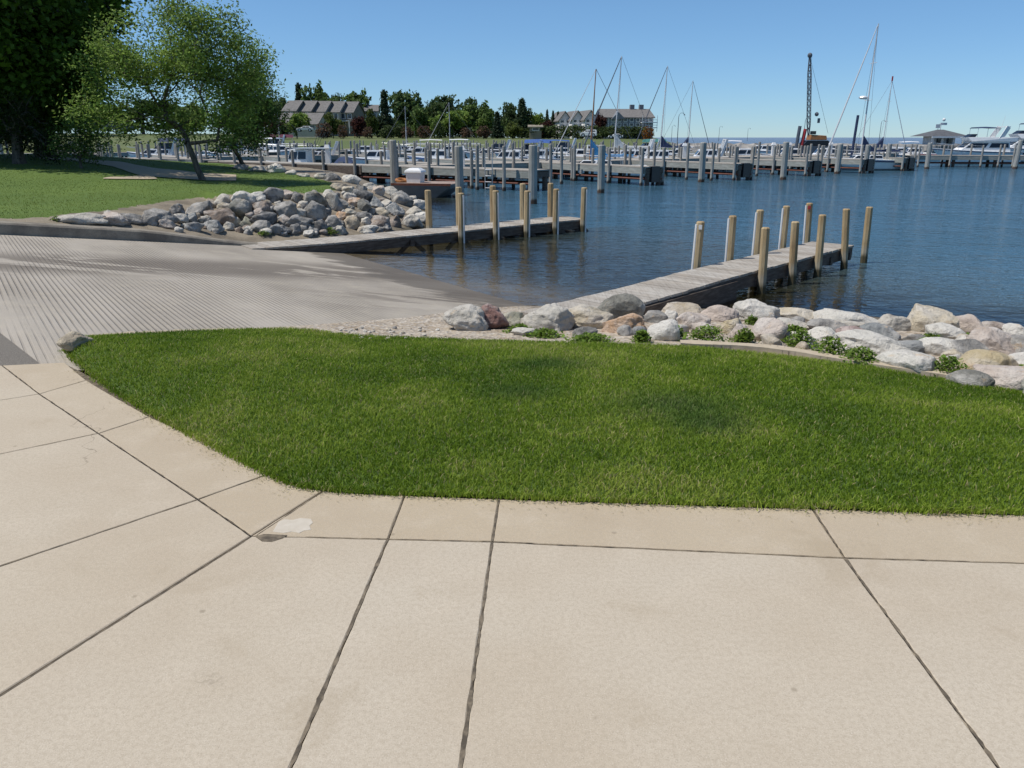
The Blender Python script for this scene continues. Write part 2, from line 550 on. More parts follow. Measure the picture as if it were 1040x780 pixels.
    M['grey_pile'] = pile('grey_pile_wood', (0.26, 0.25, 0.225, 1), (0.37, 0.355, 0.325, 1), (0.10, 0.095, 0.085, 1), (0.045, 0.034, 0.028, 1))
    M['big_pile'] = pile('large_pile_wood', (0.27, 0.275, 0.255, 1), (0.36, 0.36, 0.335, 1), (0.14, 0.135, 0.12, 1), (0.075, 0.045, 0.03, 1))
    n = NT('grey_dock_planks')
    P = n.coord()
    g1, g2 = n.noise(n.mapping(P, (2, 2, 10)), 1.2, 5), n.noise(P, 0.6, 4)
    c = n.mix(n.fmap(g1, 0.35, 0.7), (0.25, 0.255, 0.225, 1), (0.36, 0.36, 0.32, 1))
    M['dock_grey'] = n.done(n.mix(n.fmap(g2, 0.45, 0.7, 0, 0.4), c, (0.2, 0.19, 0.17, 1)), 0.85)
    M['rust'] = plain('rusty_pipe', (0.16, 0.055, 0.035, 1), 0.8, 0, 0.2, 8)
    M['dark'] = plain('dark_rubber', (0.022, 0.022, 0.025, 1), 0.7)
    M['white'] = plain('white_gelcoat', (0.78, 0.78, 0.77, 1), 0.25, 0, 0.05)
    M['offwhite'] = plain('cream_gelcoat', (0.66, 0.65, 0.61, 1), 0.35, 0, 0.06)
    M['navy'] = plain('navy_canvas', (0.022, 0.04, 0.10, 1), 0.8)
    M['blue'] = plain('blue_canvas', (0.03, 0.20, 0.42, 1), 0.75)
    M['royal'] = plain('royal_canvas', (0.03, 0.10, 0.32, 1), 0.75)
    M['teal'] = plain('teal_canvas', (0.06, 0.22, 0.20, 1), 0.8)
    M['maroon'] = plain('maroon_canvas', (0.13, 0.03, 0.055, 1), 0.8)
    M['black'] = plain('black_paint', (0.015, 0.015, 0.018, 1), 0.4)
    M['red'] = plain('red_paint', (0.42, 0.03, 0.03, 1), 0.5)
    M['orange'] = plain('orange_paint', (0.36, 0.15, 0.045, 1), 0.5, 0, 0.15)
    M['alu'] = plain('bare_aluminium', (0.55, 0.56, 0.57, 1), 0.35, 0.7, 0.05)
    M['mastw'] = plain('white_spar_paint', (0.62, 0.62, 0.62, 1), 0.35, 0.0, 0.05)
    M['wood'] = plain('varnished_spruce', (0.36, 0.17, 0.07, 1), 0.4, 0, 0.15, 6)
    M['steel'] = plain('painted_steel', (0.12, 0.13, 0.15, 1), 0.5, 0.3)
    M['grey'] = plain('grey_paint', (0.28, 0.29, 0.30, 1), 0.6)
    M['barge'] = plain('barge_hull_paint', (0.20, 0.225, 0.245, 1), 0.5, 0, 0.15, 1.5)
    M['bargedeck'] = plain('barge_deck', (0.36, 0.27, 0.22, 1), 0.8, 0, 0.2, 4)
    n = NT('dark_glass')
    M['glass'] = n.done((0.012, 0.018, 0.028, 1), 0.06)
    n = NT('window_glass')
    M['pane'] = n.done((0.05, 0.065, 0.08, 1), 0.08)
    M['roof'] = plain('grey_shingles', (0.175, 0.165, 0.155, 1), 0.9, 0, 0.15, 2)
    M['roof_dark'] = plain('dark_shingles', (0.10, 0.105, 0.115, 1), 0.9, 0, 0.15, 2)
    M['wall_tan'] = plain('tan_siding', (0.27, 0.235, 0.175, 1), 0.85, 0, 0.1, 1)
    M['wall_cream'] = plain('cream_siding', (0.48, 0.45, 0.38, 1), 0.85, 0, 0.08, 1)
    M['wall_grey'] = plain('slate_siding', (0.19, 0.205, 0.225, 1), 0.85, 0, 0.1, 1)
    M['wall_light'] = plain('pale_siding', (0.72, 0.71, 0.69, 1), 0.85, 0, 0.06, 1)
    M['brick'] = plain('red_brick', (0.24, 0.11, 0.08, 1), 0.9, 0, 0.15, 2)
    M['trim'] = plain('white_trim', (0.72, 0.72, 0.70, 1), 0.6, 0, 0.04)
    # bark
    n = NT('tree_bark')
    g = n.noise(n.mapping(n.coord(), (9, 9, 1.6)), 1.6, 6, 0.7)
    M['bark'] = n.done(n.mix(n.fmap(g, 0.35, 0.7), (0.055, 0.045, 0.035, 1), (0.17, 0.145, 0.115, 1)), 0.95, n.bump(g, 0.9, 0.03))
    # far ground
    n = NT('far_turf')
    P = n.pos()
    a, b_ = n.noise(P, 0.05, 5), n.noise(P, 0.6, 5, 0.7)
    c = n.mix(n.fmap(a, 0.35, 0.7), (0.085, 0.115, 0.028, 1), (0.12, 0.135, 0.045, 1))
    M['turf'] = n.done(n.mix(n.fmap(b_, 0.5, 0.75, 0, 0.5), c, (0.07, 0.10, 0.025, 1)), 0.95)
    n = NT('lake_bed')
    f = n.noise(n.pos(), 0.7, 5)
    M['bed'] = n.done(n.mix(f, (0.05, 0.055, 0.035, 1), (0.10, 0.09, 0.055, 1)), 0.95)
    # breakwater stone
    n = NT('breakwater_stone')
    v = n.n('ShaderNodeTexVoronoi', feature='F1')
    v.inputs['Scale'].default_value = 0.8
    n.l(n.pos(), v.inputs['Vector'])
    hs = n.n('ShaderNodeSeparateColor')
    n.l(v.outputs['Color'], hs.inputs[0])
    M['break'] = n.done(n.mix(hs.outputs[0], (0.15, 0.14, 0.125, 1), (0.36, 0.34, 0.31, 1)), 0.9, n.bump(v.outputs['Distance'], 1.0, 0.6))
    # water: body colour by depth under a rippled reflecting surface
    n = NT('lake_water')
    P = n.pos()
    r1 = n.noise(n.mapping(P, (1, 1.5, 1), (0, 0, 0.5)), 3.4, 3, 0.55, 0.4)
    r2 = n.noise(n.mapping(P, (1, 1.7, 1), (0, 0, 0.2)), 9.5, 2, 0.5, 0.3)
    r3 = n.noise(n.mapping(P, (1, 1.3, 1), (0, 0, 0.8)), 0.55, 3, 0.5)
    calm = n.fmap(n.noise(P, 0.12, 3), 0.3, 0.7, 0.55, 1.0)
    h = n.math('ADD', n.math('MULTIPLY', r1, 0.062), n.math('ADD', n.math('MULTIPLY', r2, 0.016), n.math('MULTIPLY', r3, 0.15)))
    h = n.math('MULTIPLY', n.math('MULTIPLY', h, calm), n.attr('chop'))
    nb = n.bump(h, 1.0, 1.0)
    dep = n.attr('depth')
    fr = n.n('ShaderNodeFresnel')
    fr.inputs['IOR'].default_value = 1.333
    n.l(nb, fr.inputs['Normal'])
    gl = n.n('ShaderNodeBsdfGlossy')
    n.l(n.fmap(n.attr('open'), 0, 1, 0.035, 0.32), gl.inputs['Roughness'])
    n.l(nb, gl.inputs['Normal'])
    df = n.n('ShaderNodeBsdfDiffuse')
    n.l(n.mix(n.fmap(dep, 0.15, 1.5), (0.060, 0.056, 0.022, 1), (0.046, 0.115, 0.170, 1)), df.inputs[0])
    tp = n.n('ShaderNodeBsdfTransparent')
    n.l(n.mix(n.fmap(dep, 0, 1.2), (0.93, 0.90, 0.80, 1), (0.45, 0.48, 0.36, 1)), tp.inputs[0])
    body = n.n('ShaderNodeMixShader')
    n.l(n.fmap(dep, 0.02, 1.15, 0.0, 1.0), body.inputs[0])
    n.l(tp.outputs[0], body.inputs[1])
    n.l(df.outputs[0], body.inputs[2])
    top = n.n('ShaderNodeMixShader')
    n.l(fr.outputs[0], top.inputs[0])
    n.l(body.outputs[0], top.inputs[1])
    n.l(gl.outputs[0], top.inputs[2])
    n.l(top.outputs[0], n.out.inputs[0])
    M['water'] = n.m
mk_materials()

# ================================================================== THE GROUND
def resample(pts, n):
    """smooth (Catmull-Rom) curve through pts, n points"""
    pts = [Vector(p) for p in pts]
    out = []
    m = len(pts) - 1
    for i in range(n):
        t = i / (n - 1) * m
        k = min(int(t), m - 1)
        u = t - k
        p0, p1, p2, p3 = pts[max(k - 1, 0)], pts[k], pts[k + 1], pts[min(k + 2, m)]
        out.append(0.5 * ((2 * p1) + (p2 - p0) * u + (2 * p0 - 5 * p1 + 4 * p2 - p3) * u * u + (3 * p1 - p0 - 3 * p2 + p3) * u ** 3))
    return out
def sheet(rows, nu, nv_each, zf=None):
    """surface through several curves; returns V, F"""
    curves = [resample(r, nu) for r in rows]
    V = []
    nv = 0
    for j in range(len(curves) - 1):
        last = j == len(curves) - 2
        k = nv_each + (1 if last else 0)
        for q in range(k):
            t = q / nv_each
            for i in range(nu): V.append(curves[j][i].lerp(curves[j + 1][i], t))
            nv += 1
    V = np.array([tuple(p) for p in V])
    if zf is not None: V[:, 2] += zf(V, np.repeat(np.linspace(0, 1, nv), nu))
    return V, grid_faces(nu, nv)
def grid_faces(nu, nv):
    i = np.arange(nu - 1)[None, :] + nu * np.arange(nv - 1)[:, None]
    i = i.ravel()
    return np.stack([i, i + 1, i + nu + 1, i + nu], 1)
def vnoise(V, sc, seed=0):
    return np.array([noise.noise(Vector((p[0] * sc + seed, p[1] * sc - seed, 0.3))) for p in V])
def sstep(a, b, x):
    t = np.clip((x - a) / (b - a), 0, 1)
    return t * t * (3 - 2 * t)

# --- one sheet of lake bed and ground out to the horizon
gx = np.concatenate([-np.geomspace(9000, 300, 10), np.linspace(-250, 250, 21), np.geomspace(300, 9000, 10)])
gy = np.concatenate([[-300, -100], np.linspace(-20, 400, 20), np.geomspace(460, 12000, 12)])
V = np.array([(x, y, -3.2) for y in gy for x in gx])
tag(link('lake_bed', np_mesh('lake_bed', V, grid_faces(len(gx), len(gy))), M['bed']), kind='structure')

# --- pavement: slabs with real joints between them
def W(px, py): return G(px, py, 0.0).xy
dA = (W(0, 705) - W(255, 544)).normalized()
def ext(a, b, k): return b + (b - a).normalized() * k
j1a, j1b = W(394, 547.5), W(295, 780)
j2a, j2b = W(500, 550), W(468, 780)
j3a, j3b = W(858, 566.5), W(1015, 780)
J1, J2, J3, JD = ext(j1a, j1b, 4), ext(j2a, j2b, 4), ext(j3a, j3b, 4), ext(W(255, 544), W(0, 705), 4)
far = W(1040, 572)
slabs = [
    [W(2, 371), W(66, 368), W(88, 386), W(40, 400)],
    [W(40, 400), W(88, 386), W(108, 398), W(152, 423), W(100, 440)],
    [W(100, 440), W(152, 423), W(215, 451), W(276, 480), W(201, 507)],
    [W(201, 507), W(276, 480), W(328, 498), W(255, 544)],
    [W(2, 371), W(40, 400), W(-300, 455), W(-300, 380)],
    [W(40, 400), W(100, 440), W(-300, 524), W(-300, 455)],
    [W(100, 440), W(201, 507), W(-300, 676), W(-300, 524)],
    [W(201, 507), W(255, 544), JD, JD + Vector((-2.5, 0.8)), W(-300, 676)],
    [W(328, 498), W(411, 503), j1a, W(255, 544)],
    [W(411, 503), W(507, 506.5), j2a, j1a],
    [W(507, 506.5), W(825, 516.5), j3a, j2a],
    [W(825, 516.5), W(1040, 522.5), W(1500, 534), W(1500, 590), far, j3a],
    [W(255, 544), j1a, J1, JD],
    [j1a, j2a, J2, J1],
    [j2a, j3a, J3, J2],
    [W(-300, 380), W(-300, 455), W(-300, 524), W(-300, 676), JD + Vector((-2.5, 0.8)), Vector((-9, -3)), Vector((-9, W(-300, 380).y - 1.2))],
    [j3a, far, W(1500, 590), W(1500, 590) + Vector((0, -4.5)), J3],
]
def inset(poly, d):
    n = len(poly)
    ar = sum(poly[i].x * poly[(i + 1) % n].y - poly[(i + 1) % n].x * poly[i].y for i in range(n))
    sg = 1 if ar > 0 else -1
    out = []
    for i in range(n):
        a, b, c = poly[i - 1], poly[i], poly[(i + 1) % n]
        e1, e2 = (b - a).normalized(), (c - b).normalized()
        n1, n2 = Vector((-e1.y, e1.x)) * sg, Vector((-e2.y, e2.x)) * sg
        k = n1 + n2
        k = k / max(0.35, k.length_squared) * 2
        out.append(b + k * d)
    return out
mb = MB()
rnd = random.Random(4)
tints = [0.2, 0.35, 0.25, 0.05, 0.7, 0.6, 0.75, 0.7, 0.1, 0.0, 0.1, 0.2, 0.85, 0.95, 0.9, 0.6, 0.95]
for i, poly in enumerate(slabs):
    mb.cur = tints[i]
    # subdivide the outline so that worn edges can wander a little
    def ring(d, z, jit):
        p = inset(poly, d)
        out = []
        for k in range(len(p)):
            a, b = p[k], p[(k + 1) % len(p)]
            m = max(1, int((b - a).length / 0.06))
            for q in range(m):
                c = a.lerp(b, q / m)
                c = c + Vector((noise.noise(Vector((c.x * 14, c.y * 14, 1))), noise.noise(Vector((c.x * 14, c.y * 14, 7))))) * jit
                out.append((c.x, c.y, z))
        return out
    n0 = len(ring(0, 0, 0))
    rs = []
    base = ring(0.0045, -0.1, 0.0)
    # same number of points on each ring
    def mk(d, z, jit):
        p = inset(poly, d)
        q0 = inset(poly, 0.0045)
        out = []
        for k in range(len(p)):
            m = max(1, int((q0[(k + 1) % len(p)] - q0[k]).length / 0.06))
            for q in range(m):
                c = p[k].lerp(p[(k + 1) % len(p)], q / m)
                c = c + Vector((noise.noise(Vector((c.x * 14, c.y * 14, 1))), noise.noise(Vector((c.x * 14, c.y * 14, 7))))) * jit
                out.append((c.x, c.y, z))
        return out
    mb.loft([mk(0.0026, -0.1, 0.0008), mk(0.0026, -0.012, 0.001), mk(0.0040, -0.003, 0.002), mk(0.008, 0.0, 0.004)])
tag(mb.build('pavement', M['pave']), kind='structure')
# dirt and old sealant filling the joints
mb = MB()
def seal(a, b, w):
    L = (b - a).length
    m = max(2, int(L / 0.02))
    nn = Vector((-(b - a).y, (b - a).x)).normalized()
    pts = []
    for i in range(m + 1):
        c = a.lerp(b, i / m)
        q = Vector((c.x * 19, c.y * 19, w * 900))
        k = w * (0.62 + 0.75 * noise.noise(q) + 0.5 * noise.noise(q * 3.1))
        c = c + nn * 0.0016 * noise.noise(q * 0.6 + Vector((9, 2, 1)))
        k = max(0.0012, k) / 2
        pts.append(((c + nn * k).x, (c + nn * k).y, 0.0009, (c - nn * k).x, (c - nn * k).y))
    v_ = [(p[0], p[1], p[2]) for p in pts] + [(p[3], p[4], p[2]) for p in pts]
    mb.add(v_, [(i, i + 1, m + 2 + i, m + 1 + i) for i in range(m)])
for a, b, w in [(W(259, 544.5), W(329, 499), .008), (W(257, 544.5), JD, .008), (W(411, 503), j1a, .010), (j1a, J1, .014), (W(507, 506.5), j2a, .012), (j2a, J2, .015), (W(825, 516.5), j3a, .012), (j3a, J3, .013),
                (W(310, 545.5), j1a, .007), (j1a, j2a, .008), (j2a, j3a, .007), (j3a, far, .007), (far, W(1500, 590), .007), (W(2, 371), W(40, 400), .008), (W(40, 400), W(100, 440), .008), (W(100, 440), W(201, 507), .008), (W(201, 507), W(255, 544), .009),
                (W(-300, 455), W(40, 400), .006), (W(40, 400), W(88, 386), .005), (W(-300, 524), W(100, 440), .006), (W(100, 440), W(152, 423), .006), (W(-300, 676), W(201, 507), .006), (W(201, 507), W(276, 480), .006)]:
    seal(a, b, w)
tag(link('joint_filler', mb.mesh('joint_filler', fix=False), M['joint']), kind='structure')
xs = [W(-300, 380).x, W(1500, 534).x]
V = [(-9, -3, -0.014), (7, -3, -0.014), (7, W(1500, 534).y, -0.014), (W(328, 498).x, W(328, 498).y, -0.014), (W(66, 368).x, W(66, 368).y, -0.014), (W(2, 371).x, W(2, 371).y, -0.014), (W(-300, 380).x, W(-300, 380).y, -0.014), (-9, 3, -0.014)]
me = bpy.data.meshes.new('pavement_bed')
me.from_pydata(V, [], [tuple(range(len(V)))])
tag(link('pavement_bed', me, M['joint']), kind='structure')

# --- asphalt lane at the head of the ramp
a0 = GR(28, 365)
pts = [sn(S0 + 0.02, RN.dot(Vector((W(30, 367).x, W(30, 367).y - 0.15, 0)))), Vector((W(-3, 335).x, W(-3, 335).y, 0)), Vector((W(-3, 335).x - 5.6, W(-3, 335).y + 5.2, 0)), sn(-25, -16.9), sn(-25, -1.0), Vector((-9, 3.0, 0)), Vector((W(-300, 380).x, W(-300, 380).y - 0.15, 0)), Vector((W(2, 371).x, W(2, 371).y - 0.12, 0))]
me = bpy.data.meshes.new('asphalt_lane')
me.from_pydata([(p.x, p.y, -0.006) for p in pts], [], [tuple(range(len(pts)))])
tag(link('asphalt_lane', me, M['asphalt']), kind='structure')

# --- the ramp
nu, nv = 60, 76
V = []
for j in range(nv):
    for i in range(nu):
        s_ = -3.0 + 25.0 * j / (nv - 1)
        n_ = -17.0 + (17.0 - 6.4) * i / (nu - 1)
        V.append(tuple(sn(s_, n_, -SLOPE * max(0.0, s_ - S0) - 0.010)))
tag(link('boat_ramp', np_mesh('boat_ramp', V, grid_faces(nu, nv)), M['ramp']), kind='structure')
RAMPV, RAMPF = np.array(V), grid_faces(nu, nv)

# --- near lawn
LF = [(66, 356), (100, 386), (150, 418), (205, 447), (262, 476), (325, 497), (500, 505), (700, 512), (900, 518), (1040, 522), (1500, 534)]
LB = [(75, 347), (110, 341), (160, 337.5), (230, 335), (300, 334.5), (370, 341), (500, 346), (700, 352.5), (860, 370), (1040, 399), (1500, 470)]
LBZ = [0.0, -0.02, -0.06, -0.13, -0.19, -0.25, -0.29, -0.32, -0.34, -0.34, -0.34]
rowF = [G(p[0], p[1], 0.008) for p in LF]
rowB = [G(p[0], p[1], z) for p, z in zip(LB, LBZ)]
def lawn_z(V, t): return 0.07 * np.sin(np.pi * t) ** 0.9 + 0.018 * vnoise(V, 0.9, 3) * np.sin(np.pi * t) + 0.006 * vnoise(V, 4, 9)
LV, LFc = sheet([rowF, rowB], 160, 60, lawn_z)
tag(link('lawn', np_mesh('lawn', LV, LFc, smooth=True), M['lawn']), kind='structure')

# --- stony bank between the lawn and the water
def down(p, dz): return Vector((p[0], p[1], p[2] + dz))
bA = [G(p[0], p[1], z - 0.02) for p, z in zip(LB[4:], LBZ[4:])]
bA = [GR(262, 334.8, 0.01), *bA]
bC = [GR(262, 333, 0.01), GR(300, 331, 0.012), GR(380, 325, 0.015), GR(480, 317, 0.02), GR(560, 308, 0.02), G(760, 312, WATER), G(900, 324, WATER), G(1040, 336, WATER), G(1500, 384, WATER)]
bC = resample(bC, 8)
bD = [Vector((p.x + 0.8, p.y + 1.2, -0.16)) for p in bC]
bD = [Vector((p.x, p.y, min(ramp_z(p.x, p.y) - 0.06, -1.1) if p.x > -0.2 else ramp_z(p.x, p.y) - 0.10)) for p in bD]
bE = [Vector((p.x + 2.5, p.y + 4.5, -2.4)) for p in bC]
bE = [Vector((p.x, p.y, min(-2.4, ramp_z(p.x, p.y) - 0.3))) for p in bE]
def bank_z(V, t): return 0.035 * vnoise(V, 1.6, 5) * np.clip(t * 8, 0, 1) * np.clip((V[:, 0] + 1.2) / 1.5, 0.1, 1)
BV, BF = sheet([bA, bC, bD, bE], 120, 14, bank_z)
tag(link('stony_bank', np_mesh('stony_bank', BV, BF, smooth=True), M['gravel']), kind='structure')

# --- thin worn concrete edging along the back of the lawn
mb = MB()
ed = resample([G(p[0], p[1] - 1.5, z + 0.0) for p, z in zip([(690, 352), (780, 357), (860, 369.5), (950, 383), (1040, 398), (1500, 469)], [-0.32, -0.33, -0.34, -0.34, -0.34, -0.34])], 60)
for i in range(59):
    w_ = 0.13 + 0.05 * noise.noise(Vector((i * 0.2, 1, 0)))
    mb.beam(ed[i] + Vector((0.02, 0.05, 0)), ed[i + 1] + Vector((0.02, 0.05, 0)), w_, 0.05)
tag(mb.build('lawn_edging', M['edging']), kind='structure')
mb = MB()
ed = resample([G(p[0], p[1], z) for p, z in zip([(70, 352), (78, 344), (100, 339.5), (160, 336), (230, 333.5), (300, 333)], [0.0, -0.005, -0.02, -0.07, -0.14, -0.20])], 50)
for i in range(10, 49):
    big = 1 if i < 12 else 0.35
    lo2 = Vector((0, 0, 0.0 if i < 10 else -0.035 * min(1, (i - 9) / 5)))
    mb.beam(ed[i] + lo2, ed[i + 1] + lo2 * 1.0, 0.14 * (0.7 + 0.3 * big) + 0.03 * noise.noise(Vector((i * 0.4, 5, 0))), (0.13 if i < 10 else 0.05) + 0.03 * noise.noise(Vector((i * 0.7, 2, 0))))
tag(mb.build('ramp_edging', M['edging']), kind='structure')

# --- left peninsula and left shore: one height field
KN = -16.95                                  # kerb line (n coordinate on the ramp)
KS1 = 5.45
def kerb_h(s_): return 0.20 * (1 - 0.82 * float(sstep(2.6, KS1, np.array(s_))))
COAST = np.array([(-5.4, 17.0), (-4.2, 17.9), (-2.75, 20.0), (-2.45, 23), (-3.0, 28.5), (-4.6, 35), (-7.5, 41), (-11.5, 45.6), (-16, 49.6), (-20.5, 54.2), (-28, 58), (-45, 62), (-75, 72), (-90, 95), (-300, 130)], dtype=float)
def seg_dist(P, poly):
    d = np.full(len(P), 1e9)
    for a, b in zip(poly[:-1], poly[1:]):
        ab = b - a
        t = np.clip(((P - a) @ ab) / (ab @ ab), 0, 1)
        d = np.minimum(d, np.linalg.norm(P - a - t[:, None] * ab, axis=1))
    return d
def inside(P, poly):
    r = np.zeros(len(P), bool)
    n = len(poly)
    for i in range(n):
        a, b = poly[i], poly[(i + 1) % n]
        c = ((a[1] > P[:, 1]) != (b[1] > P[:, 1])) & (P[:, 0] < (b[0] - a[0]) * (P[:, 1] - a[1]) / (b[1] - a[1] + 1e-12) + a[0])
        r ^= c
    return r
k0, k1 = sn(-60, KN), sn(KS1, KN)
PENPOLY = np.array([(k0.x, k0.y), (k1.x, k1.y)] + [tuple(p) for p in COAST] + [(-300, k0.y)])
def pen_z(P):
    d = seg_dist(P, COAST)
    ins = inside(P, PENPOLY)
    d = np.where(ins, d, -d)
    z = np.where(d > 0, -0.8 + 1.0 * sstep(-0.4, 3.0, d) + 0.38 * sstep(3, 13, d), -0.84 + 0.45 * d)
    z = np.maximum(z, -2.6)
    s_ = P @ np.array([RD.x, RD.y])
    n_ = P @ np.array([RN.x, RN.y])
    kt = -SLOPE * np.maximum(0, s_ - S0) + 0.20 * (1 - 0.82 * sstep(2.6, KS1, s_))
    kt = np.where(s_ > KS1 + 0.1, z, kt)
    dk = KN - n_                             # distance behind the kerb
    lim = kt - 0.03 + 0.16 * np.maximum(dk - 0.2, 0)
    z = np.where((dk > -0.05) & ins, np.minimum(z, lim), z)
    z = np.where(dk <= 0.02, np.minimum(z, -SLOPE * np.maximum(0, s_ - S0) - 0.15), z)
    # mound under the big tree
    z = z + 0.40 * np.exp(-(((P[:, 0] + 19) / 6) ** 2 + ((P[:, 1] - 31) / 6) ** 2)) * ins
    return z
def axis(parts):
    out = []
    for a, b, st in parts: out += list(np.arange(a, b, st))
    return np.array(out + [parts[-1][1]])
px_ = axis([(-300, -60, 12), (-60, -24, 1.5), (-24, 1, 0.16), (1, 6, 1)])
py_ = axis([(8, 12, 1), (12, 42, 0.16), (42, 62, 0.5), (62, 130, 6)])
X_, Y_ = np.meshgrid(px_, py_)
P2 = np.stack([X_.ravel(), Y_.ravel()], 1)
Z_ = pen_z(P2)
nz = np.array([noise.noise(Vector((p[0] * 0.8, p[1] * 0.8, 2))) for p in P2])
Z_ = Z_ + 0.03 * nz
PF = grid_faces(len(px_), len(py_))
PV = np.column_stack([P2, Z_])
# drop the part that lies well under water or under the ramp
keepv = (Z_ > -2.55) & ~((P2 @ np.array([RN.x, RN.y]) > KN + 0.6) & (P2 @ np.array([RD.x, RD.y]) < 6.5))
PF = PF[keepv[PF].all(1)]
penbvh = BVHTree.FromPolygons([tuple(p) for p in PV], [tuple(f) for f in PF])
def hitpen(px, py, Ydef=40):
    h = penbvh.ray_cast(Vector((0, 0, EYE)), ray(px, py))
    return h[0] if h[0] is not None else G(px, py, 0.2)
PEN_LAWN_FRONT = [(-60, 224), (0, 222), (40, 221), (66, 217.5), (110, 214), (150, 207.5), (175, 203), (205, 200.5), (240, 198), (262, 196), (285, 194.5), (310, 196.5), (330, 195.5), (342, 192), (344, 188.5), (334, 184.5), (318, 180.5), (300, 177), (285, 174.5), (262, 171), (240, 167.8), (222, 165)]
lf = [hitpen(*p) for p in PEN_LAWN_FRONT]
LAWNPOLY = np.array([(p.x, p.y) for p in lf] + [(-21.5, 52.6), (-29, 56.5), (-45, 60.5), (-80, 66), (-80, -10), (sn(-30, KN - 0.3).x, sn(-30, KN - 0.3).y)])
dl = seg_dist(P2, LAWNPOLY[:24])
mask = np.where(inside(P2, LAWNPOLY), dl, -dl)
n = NT('peninsula_ground')                    # turf where the lawn is, gravel where the stones are
att = n.math('ADD', n.attr('lawn'), n.math('MULTIPLY', n.math('SUBTRACT', n.noise(n.pos(), 5, 4), 0.5), 0.35))
mk_ = n.fmap(att, -0.03, 0.03)
P = n.pos()
a, b_, d_ = n.noise(P, 0.4, 5, 0.6), n.noise(P, 4, 4, 0.7), n.noise(P, 40, 3, 0.8)
g = n.mix(n.fmap(a, 0.35, 0.68), (0.080, 0.135, 0.015, 1), (0.105, 0.165, 0.022, 1))
g = n.mix(n.fmap(b_, 0.42, 0.72, 0, 0.5), g, (0.07, 0.13, 0.018, 1))
g = n.mix(n.fmap(d_, 0.5, 0.75, 0, 0.5), g, (0.13, 0.165, 0.035, 1))
gr = n.mix(n.fmap(n.noise(P, 2.0, 5), 0.35, 0.7), (0.30, 0.25, 0.18, 1), (0.17, 0.14, 0.10, 1))  # gravel colour darkened to stand in for shade in the gaps between boulders
gr = n.mix(n.fmap(n.noise(P, 35, 3, 0.8), 0.5, 0.75, 0, 0.6), gr, (0.14, 0.115, 0.09, 1))
sz = n.n('ShaderNodeSeparateXYZ')
n.l(P, sz.inputs[0])
gr = n.mix(n.fmap(sz.outputs[2], -0.6, -0.78), gr, (0.07, 0.06, 0.035, 1))
M['pen'] = n.done(n.mix(mk_, gr, g), 0.93, n.bump(d_, 0.7, 0.03))
tag(link('left_shore', np_mesh('left_shore', PV, PF, {'lawn': mask}, smooth=True), M['pen']), kind='structure')

# --- footpath winding over the peninsula, draped on the turf
def drape(p, dz=0.02):
    h = penbvh.ray_cast(Vector((p[0], p[1], 30)), Vector((0, 0, -1)))
    return Vector((p[0], p[1], (h[0].z if h[0] is not None else 0) + dz))
up = [(40, 158), (62, 159.5), (88, 162.5), (120, 164.5), (142, 168.5), (165, 172), (200, 175.5), (240, 178)]
lo = [(40, 161.5), (62, 163), (90, 165.5), (112, 169), (124, 172.5), (150, 179.5), (200, 183), (240, 184)]
upw, low = [hitpen(*p) for p in up], [hitpen(*p) for p in lo]
ua, lb = resample(upw, 60), resample(low, 60)
V = [tuple(drape(a.lerp(b, t))) for t in (0, 0.25, 0.5, 0.75, 1) for a, b in zip(ua, lb)]
tag(link('footpath', np_mesh('footpath', V, grid_faces(60, 5), smooth=True), M['pave']), kind='structure')
ua, lb = resample([hitpen(*p) for p in [(105, 181.5), (130, 180), (152, 178)]], 20), resample([hitpen(*p) for p in [(105, 182.2), (130, 182.4), (160, 182.2)]], 20)
V = [tuple(drape(a.lerp(b, t), 0.025)) for t in (0, 0.5, 1) for a, b in zip(ua, lb)]
tag(link('footpath_branch', np_mesh('footpath_branch', V, grid_faces(20, 3), smooth=True), M['pave']), kind='structure')

# --- kerb along the far side of the ramp
rings = []
for i in range(61):
    s_ = -25 + (KS1 + 25) * i / 60
    zt = -SLOPE * max(0, s_ - S0) + kerb_h(s_)
    zb = -SLOPE * max(0, s_ - S0) - 0.3
    rings.append([sn(s_, KN + 0.17, zb), sn(s_, KN + 0.15, zt - 0.03), sn(s_, KN + 0.12, zt), sn(s_, KN - 0.18, zt + 0.01), sn(s_, KN - 0.2, zb)])
mb = MB()
mb.loft(rings)
tag(mb.build('kerb', M['kerb']), kind='structure')

# --- far shore behind the marina
def far_z(P):
    X, Y = P[:, 0], P[:, 1]
    edge = 0.175 * Y - 1 - X + 3 * np.sin(Y * 0.09)                    # metres inside the shore on its right side
    fr = Y - (118 + 0.10 * np.minimum(0, X + 10))
    d = np.minimum(edge, fr)
    z = -2.4 + 2.6 * sstep(-8, 3, d) + 1.1 * sstep(5, 50, fr) + 1.3 * sstep(40, 130, fr) * sstep(20, -60, X)
    return z
fx = np.concatenate([np.arange(-330, 110, 5.0)])
fy = np.concatenate([np.arange(95, 240, 3.0), np.arange(240, 460, 12.0)])
X_, Y_ = np.meshgrid(fx, fy)
P2 = np.stack([X_.ravel(), Y_.ravel()], 1)
FV = np.column_stack([P2, far_z(P2)])
FF = grid_faces(len(fx), len(fy))
FF = FF[(FV[FF][:, :, 2] > -2.3).any(1)]
tag(link('far_shore', np_mesh('far_shore', FV, FF, smooth=True), M['turf']), kind='structure')
farbvh = BVHTree.FromPolygons([tuple(p) for p in FV], [tuple(f) for f in FF])
def fz(x, y):
    h = farbvh.ray_cast(Vector((x, y, 60)), Vector((0, 0, -1)))
    return h[0].z if h[0] is not None else 0.0

